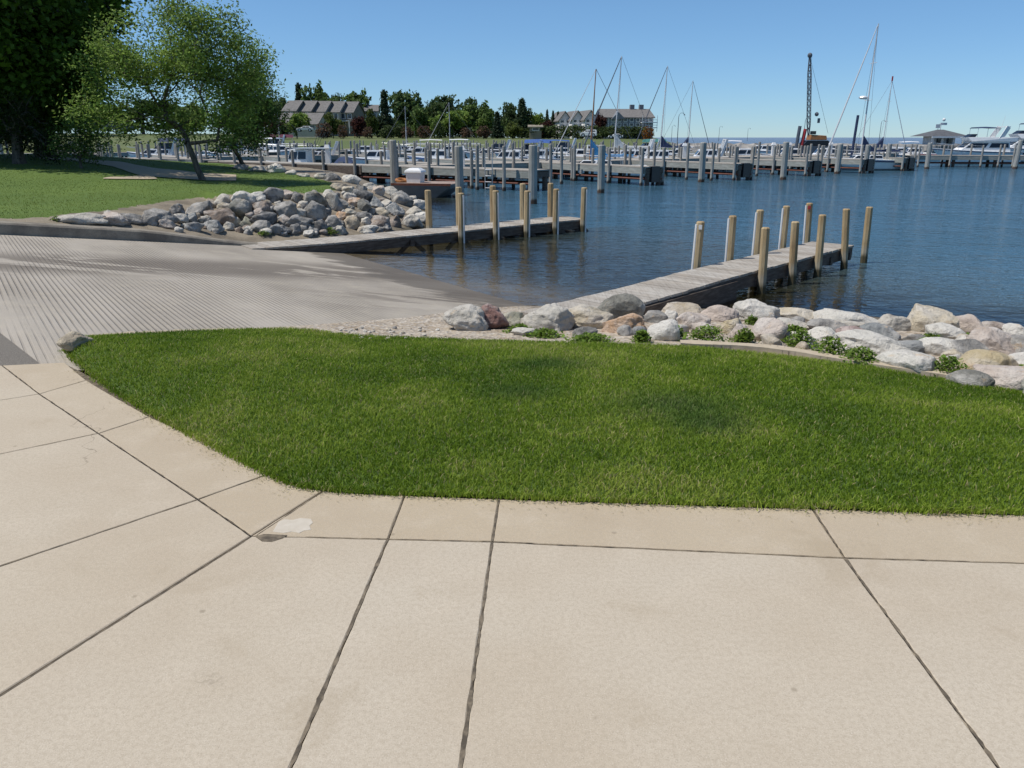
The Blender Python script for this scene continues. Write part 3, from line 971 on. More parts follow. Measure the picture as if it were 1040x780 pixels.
# --- breakwater mound
V, nB = [], 160
for j in range(9):
    for i in range(nB):
        t = i / (nB - 1)
        x = 26 + 150 * t
        y = 158 - 22 * t
        a = (j - 4) / 4
        nn = noise.noise(Vector((x * 0.9, j * 1.7, 3))) + 0.6 * noise.noise(Vector((x * 2.2, j * 3.1, 8)))
        V.append((x + 0.3 * nn, y + a * 4, -1.6 + 2.1 * (1 - abs(a)) ** 0.6 + 0.25 * nn * (1 - abs(a) * 0.5)))
tag(link('breakwater', np_mesh('breakwater', V, grid_faces(nB, 9)), M['break']), kind='structure')

# --- all near ground in one tree, for setting things down
near_bvh = [BVHTree.FromPolygons([tuple(p) for p in v_], [tuple(f) for f in f_]) for v_, f_ in ((LV, LFc), (BV, BF), (RAMPV, RAMPF), (PV, PF))]
def ground(px, py):
    o, d = Vector((0, 0, EYE)), ray(px, py).normalized()
    best = None
    for b in near_bvh:
        h = b.ray_cast(o, d)
        if h[0] is not None and (best is None or h[3] < best[1]): best = (h[0], h[3])
    return best[0] if best else G(px, py, WATER)
def gz(x, y):
    z = -3.0
    for b in near_bvh:
        h = b.ray_cast(Vector((x, y, 20)), Vector((0, 0, -1)))
        if h[0] is not None: z = max(z, h[0].z)
    return z

# --- the water
wx = axis([(-9000, -400, 1500), (-400, -60, 40), (-60, -14, 3), (-14, 20, 0.3), (20, 60, 4), (60, 400, 40), (400, 9000, 1500)])
wy = axis([(-60, 8, 8), (8, 44, 0.3), (44, 120, 4), (120, 400, 40), (400, 14000, 1700)])
X_, Y_ = np.meshgrid(wx, wy)
P2 = np.stack([X_.ravel(), Y_.ravel()], 1)
dep = np.array([np.clip(WATER - gz(x, y), -0.3, 3.0) if (-16 < x < 22 and 7 < y < 46) else 3.0 for x, y in P2])
_d = dep.reshape(len(wy), len(wx))
for _ in range(24):
    _b = _d.copy()
    _b[1:-1, 1:-1] = (_d[1:-1, 1:-1] * 2 + _d[:-2, 1:-1] + _d[2:, 1:-1] + _d[1:-1, :-2] + _d[1:-1, 2:]) / 6
    _d = np.minimum(_d, _b)
dep = _d.ravel()
chop = 0.35 + 0.65 * sstep(0.1, 1.2, dep)
wf = grid_faces(len(wx), len(wy))
cx_, cy_ = P2[wf].mean(1).T
wf = wf[~((cy_ < 7) & (cx_ < 8))]
tag(link('lake_water', np_mesh('lake_water', np.column_stack([P2, np.full(len(P2), WATER)]), wf, {'depth': dep, 'chop': chop, 'open': sstep(150, 420, P2[:, 1])}), M['water']), kind='structure')

# ================================================================== GRASS
def sample_tris(V, F, n, rng, weight=None):
    T = np.concatenate([F[:, [0, 1, 2]], F[:, [0, 2, 3]]])
    A, B, C = V[T[:, 0]], V[T[:, 1]], V[T[:, 2]]
    ar = np.linalg.norm(np.cross(B - A, C - A), axis=1)
    if weight is not None: ar = ar * weight((A + B + C) / 3)
    k = rng.choice(len(T), n, p=ar / ar.sum())
    u, v_ = rng.random(n), rng.random(n)
    sw = u + v_ > 1
    u[sw], v_[sw] = 1 - u[sw], 1 - v_[sw]
    return A[k] + u[:, None] * (B[k] - A[k]) + v_[:, None] * (C[k] - A[k])
def blades(P, h, w, rng, cols, wild=0.55):
    n = len(P)
    th = rng.random(n) * 2 * np.pi
    side = np.stack([np.cos(th), np.sin(th), np.zeros(n)], 1) * (w / 2)[:, None]
    ph = rng.random(n) * 2 * np.pi
    lean = np.stack([np.cos(ph), np.sin(ph), np.zeros(n)], 1) * (h * wild * rng.random(n))[:, None]
    up_ = np.stack([np.zeros(n), np.zeros(n), h], 1)
    v0, v1 = P - side, P + side
    mid = P + up_ * 0.6 + lean * 0.35
    v2, v3 = mid - side * 0.75, mid + side * 0.75
    tip = P + up_ * 0.95 + lean
    V = np.stack([v0, v1, v2, v3, tip], 1).reshape(-1, 3)
    b = np.arange(n) * 5
    Q = np.stack([b, b + 1, b + 3, b + 2], 1)
    T = np.stack([b + 2, b + 3, b + 4], 1)
    return V, [Q, T], np.repeat(cols, 5, axis=0)
def grass_cols(P, rng, sc=0.8):
    n = len(P)
    a = np.array([noise.noise(Vector((p[0] * sc, p[1] * sc, 0))) + 0.6 * noise.noise(Vector((p[0] * sc * 3.1, p[1] * sc * 3.1, 4))) + 0.35 * noise.noise(Vector((p[0] * sc * 11, p[1] * sc * 11, 6))) for p in P])
    b = rng.random(n)
    dark, mid, lite, straw = np.array([.096, .170, .012]), np.array([.198, .292, .024]), np.array([.315, .385, .060]), np.array([.46, .40, .19])
    t = np.clip(0.5 + 0.75 * a + 0.6 * (b - 0.5), 0, 1)[:, None]
    c = np.where(t < 0.5, dark + (mid - dark) * (t * 2), mid + (lite - mid) * (t * 2 - 1))
    s_ = (rng.random(n) < 0.05 + 0.10 * (a > 0.3))[:, None]
    return np.where(s_, straw, c), a
rng = np.random.default_rng(7)
def wt(c):
    d = np.linalg.norm(c[:, :2], axis=1)
    vis = (np.abs(c[:, 0]) < 0.75 * c[:, 1] + 0.6)
    return np.where(vis, 1.0, 0.6) * np.clip(5.0 / d, 0.5, 1.4)
PG = sample_tris(LV, LFc, 285000, rng, wt)
# a few thousand extra blades leaning over the pavement edge
eF = resample(rowF, 2500)
ee = np.array([tuple(p) for p in eF]).repeat(3, axis=0)
ee = ee + np.column_stack([rng.normal(0, 0.016, (len(ee), 2)), np.zeros(len(ee))])
PG = np.concatenate([PG, ee])
cols, a_ = grass_cols(PG, rng)
# dark clover-like patches seen in the lawn
for q, r_ in ((G(525, 405, -0.1), 0.28), (G(690, 418, -0.08), 0.42), (G(720, 435, -0.05), 0.25), (G(560, 372, -0.15), 0.35)):
    dd = np.linalg.norm((PG[:, :2] - np.array([q.x, q.y])) / np.array([1.25, 1.0]), axis=1) / r_
    k = np.clip(1.2 - dd, 0, 1)[:, None] * 0.65
    cols = cols * (1 - k) + np.array([.040, .105, .030]) * k
hh = (0.016 + 0.017 * rng.random(len(PG))) * (1 + 0.25 * np.clip(a_, -1, 1))
V, F, C = blades(PG, hh, 0.0035 + 0.0028 * rng.random(len(PG)), rng, cols, 1.25)
# dry clippings scattered on the pavement along the edge
rc = np.random.default_rng(31)
ei = np.array([tuple(p) for p in eF])[rc.integers(0, 2500, 900)]
ei[:, 1] -= np.abs(rc.normal(0, 0.05, 900)) + 0.01
ei[:, 0] -= np.where(ei[:, 0] < -1.0, np.abs(rc.normal(0, 0.04, 900)), 0)
ei[:, 2] = 0.004
Vc, Fc, Cc = blades(ei, np.full(900, 0.004), 0.002 + 0.002 * rc.random(900), rc, np.array([.30, .26, .12]) * (0.5 + rc.random((900, 1))), 7.0)
tag(link('grass_clippings', np_mesh('grass_clippings', Vc, Fc, {'tint': Cc}), M['grass']), 'dry grass clippings lying on the pavement along the lawn edge', 'grass clippings', kind='stuff')
tag(link('lawn_grass', np_mesh('lawn_grass', V, F, {'tint': C}), M['grass']), 'short mown green grass of the near lawn beside the pavement', 'grass', kind='stuff')

def wt2(c):
    ok = inside(c[:, :2], LAWNPOLY) & (c[:, 0] > -0.78 * c[:, 1] - 2)
    pth = np.array([tuple(p.xy) for p in upw] + [tuple(p.xy) for p in reversed(low)])
    ok &= ~inside(c[:, :2], pth)
    return np.where(ok, 1.0, 0) * np.clip(16 / np.linalg.norm(c[:, :2], axis=1), 0.1, 1)
PG = sample_tris(PV, PF, 90000, rng, wt2)
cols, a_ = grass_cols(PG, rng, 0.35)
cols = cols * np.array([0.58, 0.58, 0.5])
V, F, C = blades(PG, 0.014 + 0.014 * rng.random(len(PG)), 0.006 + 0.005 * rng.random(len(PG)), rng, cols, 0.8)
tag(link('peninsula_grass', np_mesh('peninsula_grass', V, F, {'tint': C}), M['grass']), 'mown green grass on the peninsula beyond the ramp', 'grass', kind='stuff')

# ================================================================== ROCKS
def rock_mesh(name, size, seed, cuts=7, sub=4, rough=1.0):
    rr = random.Random(seed)
    bm = bmesh.new()
    bmesh.ops.create_icosphere(bm, subdivisions=sub, radius=1.0)
    pl = []
    for _ in range(cuts):
        d = Vector((rr.gauss(0, 1), rr.gauss(0, 1), rr.gauss(0.15, 0.8))).normalized()
        pl.append((d, rr.uniform(0.55, 0.88)))
    o = Vector((rr.random() * 50, rr.random() * 50, rr.random() * 50))
    for v in bm.verts:
        p = v.co.copy()
        for d, k in pl:
            e = p.dot(d) - k
            if e > 0: p -= d * e * 0.9
        q = p + o
        r_ = 1 + rough * (0.16 * noise.noise(q * 1.2) + 0.075 * noise.noise(q * 2.9) + 0.035 * noise.noise(q * 6.5) + 0.018 * noise.noise(q * 13))
        p *= r_
        v.co = Vector((p.x * size[0], p.y * size[1], p.z * size[2]))
    # bring the outline to the asked size
    for ax in range(3):
        lo_, hi_ = min(v.co[ax] for v in bm.verts), max(v.co[ax] for v in bm.verts)
        for v in bm.verts: v.co[ax] = (v.co[ax] - (lo_ + hi_) / 2) * (2 * size[ax] / (hi_ - lo_))
    me = bpy.data.meshes.new(name)
    bm.to_mesh(me)
    bm.free()
    me.polygons.foreach_set('use_smooth', np.ones(len(me.polygons), dtype=bool))
    return me
TINT = {'pale': (0.49, 0.455, 0.385), 'white': (0.60, 0.57, 0.50), 'cream': (0.52, 0.45, 0.33), 'grey': (0.235, 0.225, 0.205), 'dark': (0.10, 0.10, 0.098), 'bluegrey': (0.24, 0.25, 0.245),
        'pink': (0.49, 0.41, 0.345), 'tan': (0.44, 0.36, 0.25), 'red': (0.27, 0.145, 0.12), 'orange': (0.47, 0.29, 0.16), 'green': (0.35, 0.34, 0.25), 'brown': (0.24, 0.185, 0.145), 'olive': (0.19, 0.185, 0.155), 'yellow': (0.47, 0.38, 0.22)}
rk = random.Random(12)
def rock(box, tint, label, group, cuts=7, rough=1.0, sub=4, tilt=0.0, roll=0.0, dy=0.0):
    x0, y0, x1, y1 = box
    rough *= 1.2
    cuts += 2
    cx, cy = (x0 + x1) / 2, (y0 + y1) / 2
    g = ground(cx, cy + 0.22 * (y1 - y0))
    dist = (g - Vector((0, 0, EYE))).length
    a = (x1 - x0) / 2 * dist / FPX / math.hypot(1, (cx - 520) / FPX) ** 0.3
    c = (y1 - y0) / 2 * dist / FPX * 1.08
    b = 0.5 * (a + c) * rk.uniform(0.85, 1.1)
    d = ray(cx, cy).normalized()
    p = Vector((0, 0, EYE)) + d * (dist + dy)
    me = rock_mesh('boulder', (a, b, c), rk.randrange(10 ** 6), cuts, sub, rough)
    o = link('boulder', me, M['rock'])
    o.location = p
    yaw = -math.atan2(p.x, p.y)
    o.rotation_euler = (rk.uniform(-0.06, 0.06), roll + rk.uniform(-0.04, 0.04), yaw)
    t = TINT[tint]
    k = rk.uniform(0.92, 1.06)
    o.color = (t[0] * k, t[1] * k, t[2] * k, 1)
    return tag(o, label, 'rock', group)
NG = 'boulders along the near bank'
near_rocks = [
    ((449, 310, 496, 343), 'pale', 'large pale limestone boulder with pitted front, leftmost on the near bank', 9, 1.25, .10),
    ((484, 310, 517, 342), 'red', 'dark reddish-brown boulder leaning behind the pitted pale limestone boulder', 6, 1, 0),
    ((509, 316, 534, 337), 'green', 'small greenish boulder right of the reddish-brown boulder', 5, .8, 0),
    ((527, 309, 585, 342), 'pale', 'wide lumpy pale grey boulder in front of the foot of the right dock', 9, 1.5, .15),
    ((519, 333, 546, 343), 'pale', 'low flat pale stone at the grass, before the lumpy pale boulder', 6, 1.2, 0),
    ((573, 313, 622, 339), 'cream', 'cream boulder with brown shaded underside beside the dark grey-green boulder', 8, .9, .12),
    ((581, 332, 607, 347), 'grey', 'small grey stone at the grass below the cream boulder', 6, 1.1, 0),
    ((607, 299, 655, 331), 'olive', 'big smooth dark grey-green boulder in front of the right dock', 6, .6, 0),
    ((610, 319, 659, 344), 'orange', 'split boulder, half orange half grey, below the dark grey-green boulder', 9, 1.2, -.1),
    ((653, 311, 668, 322), 'pink', 'little pinkish stone just right of the dark grey-green boulder', 5, .8, 0),
    ((654, 317, 678, 331), 'grey', 'small grey stone behind the round cream-white boulder', 6, 1, 0),
    ((657, 325, 690, 352), 'white', 'round cream-white boulder standing at the grass edge among weeds', 4, .7, 0),
    ((671, 308, 714, 328), 'tan', 'peach-coloured boulder against the dark side of the right dock', 6, .8, .08),
    ((687, 318, 721, 339), 'pink', 'pale pinkish boulder below the peach-coloured boulder', 5, .8, 0),
    ((711, 311, 750, 331), 'pink', 'long pale pink boulder left of the white boulder with black cracks', 6, .8, 0),
    ((744, 307, 792, 333), 'white', 'white boulder with black cracks and a dark right end', 8, 1.3, .18),
    ((727, 324, 755, 343), 'yellow', 'yellowish-white stone under the white boulder with black cracks', 5, .8, 0),
    ((740, 330, 763, 352), 'pink', 'pinkish-grey upright stone left of the rounded pinkish-tan boulder', 6, 1, 0),
    ((761, 325, 798, 354), 'pink', 'large rounded pinkish-tan boulder at the grass edge', 3, .5, 0),
    ((771, 342, 801, 359), 'tan', 'flat cream-tan stone lying on the lawn edging', 6, .9, .2),
    ((787, 313, 826, 331), 'cream', 'pale tan domed boulder at the water right of the cracked white boulder', 5, .6, 0),
    ((790, 325, 830, 338), 'pale', 'flat pale grey boulder below the pale tan domed boulder', 6, .8, 0),
    ((826, 316, 892, 336), 'white', 'long whitish boulder with a rounded grey right end by the water', 5, .7, 0),
    ((822, 325, 866, 341), 'grey', 'mid grey boulder below the long whitish boulder', 6, .8, 0),
    ((821, 333, 855, 349), 'white', 'white rough stone left of the flat red stone', 6, 1, .1),
    ((850, 333, 884, 348), 'red', 'flat red stone in the middle of the near bank', 7, .8, .15),
    ((795, 338, 822, 353), 'white', 'whitish rounded stone among weeds right of the pinkish-tan boulder', 5, .8, 0),
    ((851, 340, 918, 364), 'white', 'long rough white boulder behind the weeds, right half of the bank', 8, 1.1, .14),
    ((872, 330, 912, 351), 'bluegrey', 'pale blue-grey boulder above the long rough white boulder', 6, .8, 0),
    ((890, 321, 923, 339), 'pale', 'pale boulder at the water left of the multicoloured boulder', 6, .7, 0),
    ((920, 314, 969, 343), 'cream', 'big peaked multicoloured boulder with an orange patch at the water', 8, .8, 0),
    ((942, 331, 981, 349), 'white', 'grey-white boulder in front of the peaked multicoloured boulder', 6, .8, .1),
    ((961, 321, 1000, 343), 'pink', 'pink granite boulder at the water right of the peaked boulder', 6, .7, .15),
    ((995, 328, 1022, 344), 'brown', 'wet brown boulder standing in the shallow water', 5, .7, 0),
    ((1019, 330, 1052, 346), 'white', 'white boulder with a grey patch at the water, right edge', 6, .9, 0),
    ((986, 337, 1031, 363), 'pink', 'large pale tan-pink boulder behind the yellow egg-shaped boulder', 7, .8, .1),
    ((1024, 344, 1056, 363), 'grey', 'greyish boulder at the right edge behind the white stone', 6, .9, 0),
    ((934, 345, 983, 366), 'white', 'smooth white boulder left of the half-grey round boulder', 5, .6, 0),
    ((957, 347, 1000, 371), 'grey', 'round grey boulder with a pale left side', 4, .6, 0),
    ((905, 346, 939, 361), 'bluegrey', 'dark blue-grey boulder right of the long rough white boulder', 6, .8, 0),
    ((918, 340, 944, 352), 'grey', 'small dark-topped grey stone above the blue-grey boulder', 6, 1, 0),
    ((892, 358, 948, 384), 'white', 'large pinkish-white boulder with pale veins at the grass edge', 6, .8, .05),
    ((978, 359, 1028, 385), 'yellow', 'yellow-tan egg-shaped boulder near the right edge', 2, .35, 0),
    ((994, 374, 1056, 401), 'pink', 'big flat pink boulder at the right corner of the bank', 5, .6, 0),
    ((965, 379, 1005, 396), 'olive', 'low dark grey-green boulder at the grass below the yellow egg-shaped boulder', 3, .4, 0),
    ((1023, 359, 1054, 379), 'white', 'white stone at the right edge above the big flat pink boulder', 6, .9, 0),
    ((958, 356, 983, 371), 'cream', 'small cream-pink stone left of the round grey boulder', 5, .8, 0),
    ((676, 329, 700, 342), 'pale', 'small pale stone half hidden by weeds right of the round white boulder', 6, 1, 0),
    ((700, 327, 728, 343), 'pink', 'pale pinkish stone behind the weeds under the long pink boulder', 6, 1, 0),
    ((846, 326, 880, 338), 'pale', 'narrow pale boulder tucked beneath the long whitish boulder', 6, 1, 0),
    ((1042, 352, 1090, 380), 'grey', None, 6, 1, 0), ((1048, 380, 1120, 420), 'pale', None, 6, 1, 0), ((1060, 338, 1110, 360), 'pink', None, 6, 1, 0), ((1105, 360, 1160, 395), 'white', None, 6, 1, 0),
    ((1120, 395, 1190, 440), 'tan', None, 6, 1, 0),
]
for k in range(26):
    x = 1075 + rk.uniform(0, 380)
    y = rk.uniform(np.interp(x, [1040, 1500], [345, 392]), np.interp(x, [1040, 1500], [392, 462]))
    w = rk.uniform(34, 62)
    near_rocks.append(((x - w / 2, y - w * .3, x + w / 2, y + w * .3), rk.choice(['pale', 'white', 'pink', 'grey', 'cream', 'tan']), None, 6, .9, 0))
for i, (b, t, lab, cuts, ro, roll) in enumerate(near_rocks):
    rock(b, t, lab or 'boulder of the near bank beyond the right edge of the photo', NG if lab else 'bank boulders beyond the right edge', cuts, ro, 5 if (b[2] - b[0]) > 30 else 4, roll=roll)

FG = 'riprap boulders on the peninsula'
bank_rocks = [  # box, tint, what it looks like
    ((60, 217, 106, 229), 'pale', 'long low pale slab rock', 6), ((104, 217, 130, 231), 'pink', 'pinkish-brown rounded boulder', 6), ((120, 218, 147, 229), 'grey', 'flat grey rock half buried', 6),
    ((145, 214, 180, 233), 'grey', 'big grey sloping boulder', 7), ((106, 214, 113, 220), 'pale', 'tiny pale stone on the turf edge', 5), ((173, 208, 187, 222), 'dark', 'dark angular rock', 9),
    ((189, 206, 216, 223), 'grey', 'pointed grey boulder', 8), ((208, 203, 222, 213), 'tan', 'tan rock at the turf edge', 6), ((219, 198, 238, 211), 'pale', 'pale rock at the turf edge', 6),
    ((236, 195, 259, 210), 'white', 'white wedge-shaped boulder', 8), ((233, 203, 258, 220), 'olive', 'big olive-grey striped boulder', 6), ((221, 204, 237, 217), 'cream', 'cream-coloured boulder', 6),
    ((208, 212, 237, 232), 'brown', 'large flat-faced brown-grey slab', 8), ((252, 196, 270, 208), 'white', 'grey rock with a bright white top', 8), ((264, 191, 288, 208), 'dark', 'dark boulder below the tree shade', 7),
    ((285, 194, 298, 204), 'pink', 'rounded pinkish boulder below the turf', 4), ((296, 196, 309, 208), 'dark', 'small dark rock below the turf', 7), ((256, 205, 281, 217), 'brown', 'brown-grey boulder', 7),
    ((254, 216, 281, 230), 'dark', 'dark rectangular slab', 9), ((279, 205, 302, 225), 'grey', 'tall grey angular boulder', 9), ((298, 212, 311, 223), 'pale', 'small light stone', 6),
    ((233, 221, 246, 232), 'pale', 'round speckled stone', 4), ((244, 221, 259, 234), 'green', 'greenish-tan stone', 6), ((255, 224, 276, 236), 'grey', 'wide grey stone', 6),
    ((246, 230, 258, 238), 'white', 'small white stone on the kerb', 5), ((264, 231, 276, 239), 'pale', 'pale round stone on the kerb', 4), ((273, 228, 288, 239), 'bluegrey', 'blue-grey stone', 6),
    ((281, 229, 297, 240), 'dark', 'dark stone by the kerb end', 7), ((293, 228, 306, 240), 'grey', 'rounded grey stone by the kerb end', 4), ((290, 219, 317, 234), 'grey', 'long grey boulder', 7),
    ((205, 224, 227, 237), 'bluegrey', 'smooth light blue-grey stone behind the kerb', 4), ((189, 226, 207, 237), 'grey', 'grey stone behind the kerb', 6), ((188, 217, 201, 229), 'bluegrey', 'blue-grey stone left of the brown slab', 6),
    ((256, 212, 268, 219), 'pink', 'small pinkish stone wedged between slabs', 6), ((205, 219, 217, 228), 'pale', 'small pale stone under the pointed boulder', 6), ((309, 194, 332, 213), 'olive', 'largest dark olive-grey boulder', 6),
    ((308, 205, 331, 227), 'grey', 'steep grey wedge-shaped boulder', 9), ((325, 194, 346, 216), 'pale', 'pale boulder with a dark shaded side', 8), ((340, 203, 354, 218), 'grey', 'oval mid grey boulder', 5),
    ((352, 201, 367, 211), 'orange', 'bright orange-tan rounded boulder', 3), ((356, 193, 379, 208), 'dark', 'broad dark boulder', 7), ((349, 196, 362, 207), 'pale', 'light grey rock left of the broad dark boulder', 7),
    ((363, 203, 377, 218), 'olive', 'olive-grey oval boulder', 4), ((374, 200, 390, 215), 'bluegrey', 'blue-grey leaning boulder', 7), ((379, 211, 395, 222), 'cream', 'cream oval boulder', 4),
    ((391, 206, 411, 223), 'bluegrey', 'large blue-white boulder', 7), ((396, 195, 420, 212), 'grey', 'large grey boulder with a whitish top', 7), ((416, 203, 436, 215), 'white', 'white boulder at the tip of the peninsula', 6),
    ((412, 210, 431, 223), 'pale', 'light grey boulder near the water', 6), ((406, 218, 429, 235), 'pale', 'square-cut pale block', 9), ((420, 216, 437, 229), 'white', 'white boulder beside the dock post', 6),
    ((394, 219, 408, 234), 'brown', 'brown boulder left of the square-cut block', 7), ((375, 219, 397, 236), 'brown', 'striped grey-brown leaning boulder', 9), ((363, 229, 385, 239), 'white', 'flat white stone beside the dock', 5),
    ((360, 215, 378, 227), 'grey', 'grey domed boulder', 6), ((349, 219, 366, 234), 'tan', 'tan-grey boulder', 7), ((348, 212, 362, 222), 'cream', 'small cream stone below the orange-tan boulder', 6),
    ((339, 215, 352, 227), 'orange', 'peach-coloured stone', 5), ((331, 219, 347, 236), 'grey', 'upright grey stone', 8), ((367, 221, 377, 231), 'white', 'small white round stone', 4),
    ((389, 190, 406, 202), 'pale', 'pale boulder at the water', 6), ((348, 178, 367, 189), 'white', 'bright white boulder behind the turf tip', 7), ((369, 186, 382, 194), 'pale', 'pale stone by the water', 6),
    ((376, 189, 391, 200), 'pink', 'pinkish-grey boulder by the water', 6), ((361, 188, 373, 198), 'grey', 'grey stone by the water', 6), ((329, 176, 346, 186), 'dark', 'dark rock on the far side of the turf', 7),
    ((319, 176, 332, 184), 'pale', 'light rock on the far side of the turf', 6), ((308, 234, 320, 242), 'white', 'whitish flat stone at the foot of the dock', 6), ((386, 203, 399, 214), 'pale', 'light stone left of the large blue-white boulder', 6),
    ((268, 167, 289, 178), 'white', 'large white boulder on the turf by the grey dock', 7), ((290, 173, 301, 179), 'pale', 'pale stone along the far turf edge', 5), ((301, 176, 315, 181), 'pale', 'low pale stone along the far turf edge', 5),
    ((252, 169, 271, 176), 'pale', 'flat pale boulder along the far turf edge', 6), ((236, 167, 252, 174), 'grey', 'grey stone along the far turf edge', 6),
    ((408, 199, 424, 209), 'pale', 'pale flat boulder near the tip', 6), ((336, 186, 350, 196), 'tan', 'small tan stone below the turf tip', 6), ((347, 189, 360, 198), 'cream', 'cream stone below the turf tip', 6),
    ((302, 222, 316, 236), 'dark', 'small dark wedge between larger boulders', 8), ((316, 224, 334, 238), 'dark', 'dark stone at the dock', 7), ((283, 219, 296, 230), 'brown', 'small brown stone', 6), ((226, 226, 238, 236), 'pale', 'small pale chip', 6),
    ((176, 218, 191, 230), 'pale', 'small pale stone', 6), ((162, 223, 178, 234), 'brown', 'small brown stone', 6), ((322, 212, 336, 224), 'dark', 'dark rock', 7), ((340, 229, 352, 239), 'pale', 'small pale stone', 6), ((385, 226, 398, 237), 'grey', 'small grey stone', 6),
]
def where(x, y):
    if x < 200: h = 'left end of the pile behind the kerb'
    elif x < 262: h = 'left half of the pile behind the kerb'
    elif x < 310: h = 'middle of the pile, above the kerb end'
    elif x < 360: h = 'right of the pile\'s largest dark boulder'
    else: h = 'right end of the pile near the water'
    return h
seen = {}
bank = sorted(bank_rocks, key=lambda r: (r[0][0] + r[0][2]))
for i, (b, t, d, cuts) in enumerate(bank):
    cx, cy = (b[0] + b[2]) / 2, (b[1] + b[3]) / 2
    lab = d
    if d in seen or len(d.split()) < 5:
        # name the rock it touches
        best = min((r for r in bank if r[0] is not b and len(r[2].split()) >= 3), key=lambda r: math.hypot((r[0][0] + r[0][2]) / 2 - cx, 1.3 * ((r[0][1] + r[0][3]) / 2 - cy)))
        dx, dyy = cx - (best[0][0] + best[0][2]) / 2, cy - (best[0][1] + best[0][3]) / 2
        rel = ('right of' if dx > 0 else 'left of') if abs(dx) > abs(dyy) else ('below' if dyy > 0 else 'above')
        lab = d + ' ' + rel + ' the ' + best[2]
    seen[d] = 1
    if len(lab.split()) > 16: lab = ' '.join(lab.split()[:16])
    rock(b, t, lab, FG, cuts + 3, 1.25, 4, roll=rk.uniform(-0.2, 0.2))
# smaller stones that fill the gaps of the pile
fill_i = 0
for k in range(120):
    x = rk.uniform(180, 436)
    top = np.interp(x, [150, 200, 240, 300, 345, 400, 435], [221, 211, 203, 203, 197, 197, 207])
    bot = np.interp(x, [150, 230, 300, 435], [233, 236, 240, 233])
    y = rk.uniform(top, bot)
    w = rk.uniform(5, 10)
    h = w * rk.uniform(0.6, 0.95)
    t = rk.choice(['grey', 'pale', 'dark', 'brown', 'tan', 'bluegrey', 'pale', 'grey'])
    rock((x - w / 2, y - h / 2, x + w / 2, y + h / 2), t, 'small stone wedged in the gaps between the riprap boulders', 'gap stones between the riprap boulders', 7, 1.0, 3)
for k in range(34):
    x = rk.uniform(525, 1035)
    top = np.interp(x, [520, 700, 800, 950, 1040], [322, 316, 320, 330, 338])
    bot = np.interp(x, [520, 700, 800, 860, 950, 1040], [340, 346, 352, 362, 376, 392])
    y = rk.uniform(top, bot)
    w = rk.uniform(9, 17)
    h = w * rk.uniform(0.6, 0.9)
    t = rk.choice(['grey', 'pale', 'pink', 'tan', 'white', 'bluegrey'])
    rock((x - w / 2, y - h / 2, x + w / 2, y + h / 2), t, 'small stone wedged in the gaps between the near bank boulders', 'gap stones of the near bank', 7, 1.0, 3)
# pebbles on the strip of gravel at the head of the bank
for k in range(60):
    x, y = rk.uniform(345, 455), rk.uniform(333, 345)
    y = max(y, np.interp(x, [345, 455], [333, 329]))
    w = rk.uniform(2.0, 5.5)
    rock((x - w / 2, y - w * 0.3, x + w / 2, y + w * 0.3), rk.choice(['pale', 'cream', 'white', 'grey', 'tan']), 'pebble on the gravel strip between the lawn and the ramp', 'pebbles on the gravel strip', 5, 1.0, 2)
rock((61, 338, 92, 356), 'cream', 'pitted pale stub of old concrete edging at the left tip of the lawn', None, 5, .9, 5)
# crumbled slab corner
g0 = G(273, 548, 0)
mb = MB()
mb.prism([tuple(G(*p).xy) for p in [(283, 530), (289, 527.5), (297, 528.3), (305, 526.3), (316, 527), (318, 531), (314.5, 534), (316, 538), (309, 539), (304, 541.5), (296, 540), (288, 541.5), (277, 540), (280, 535)]][::-1], -0.02, 0.0015)
tag(mb.build('repair_patch', M['patch'], bevel=0.002), 'white mortar patch on the broken slab corner', 'patch')
mb = MB()
mb.prism([tuple(G(*p).xy) for p in [(259, 545), (268, 542.5), (280, 543), (292, 543.5), (287, 547), (276, 550.5), (266, 550)]][::-1], -0.02, 0.0015)
tag(mb.build('broken_corner', M['joint'], bevel=0.001), kind='structure')
for k in range(16):
    x, y = rk.uniform(262, 303), rk.uniform(541, 550)
    w = rk.uniform(2.0, 5.5)
    rock((x - w / 2, y - w * 0.35, x + w / 2, y + w * 0.35), rk.choice(['pale', 'cream', 'pink', 'white']), 'concrete crumb lying at the broken slab corner', 'crumbs at the broken slab corner', 6, 1.0, 2)

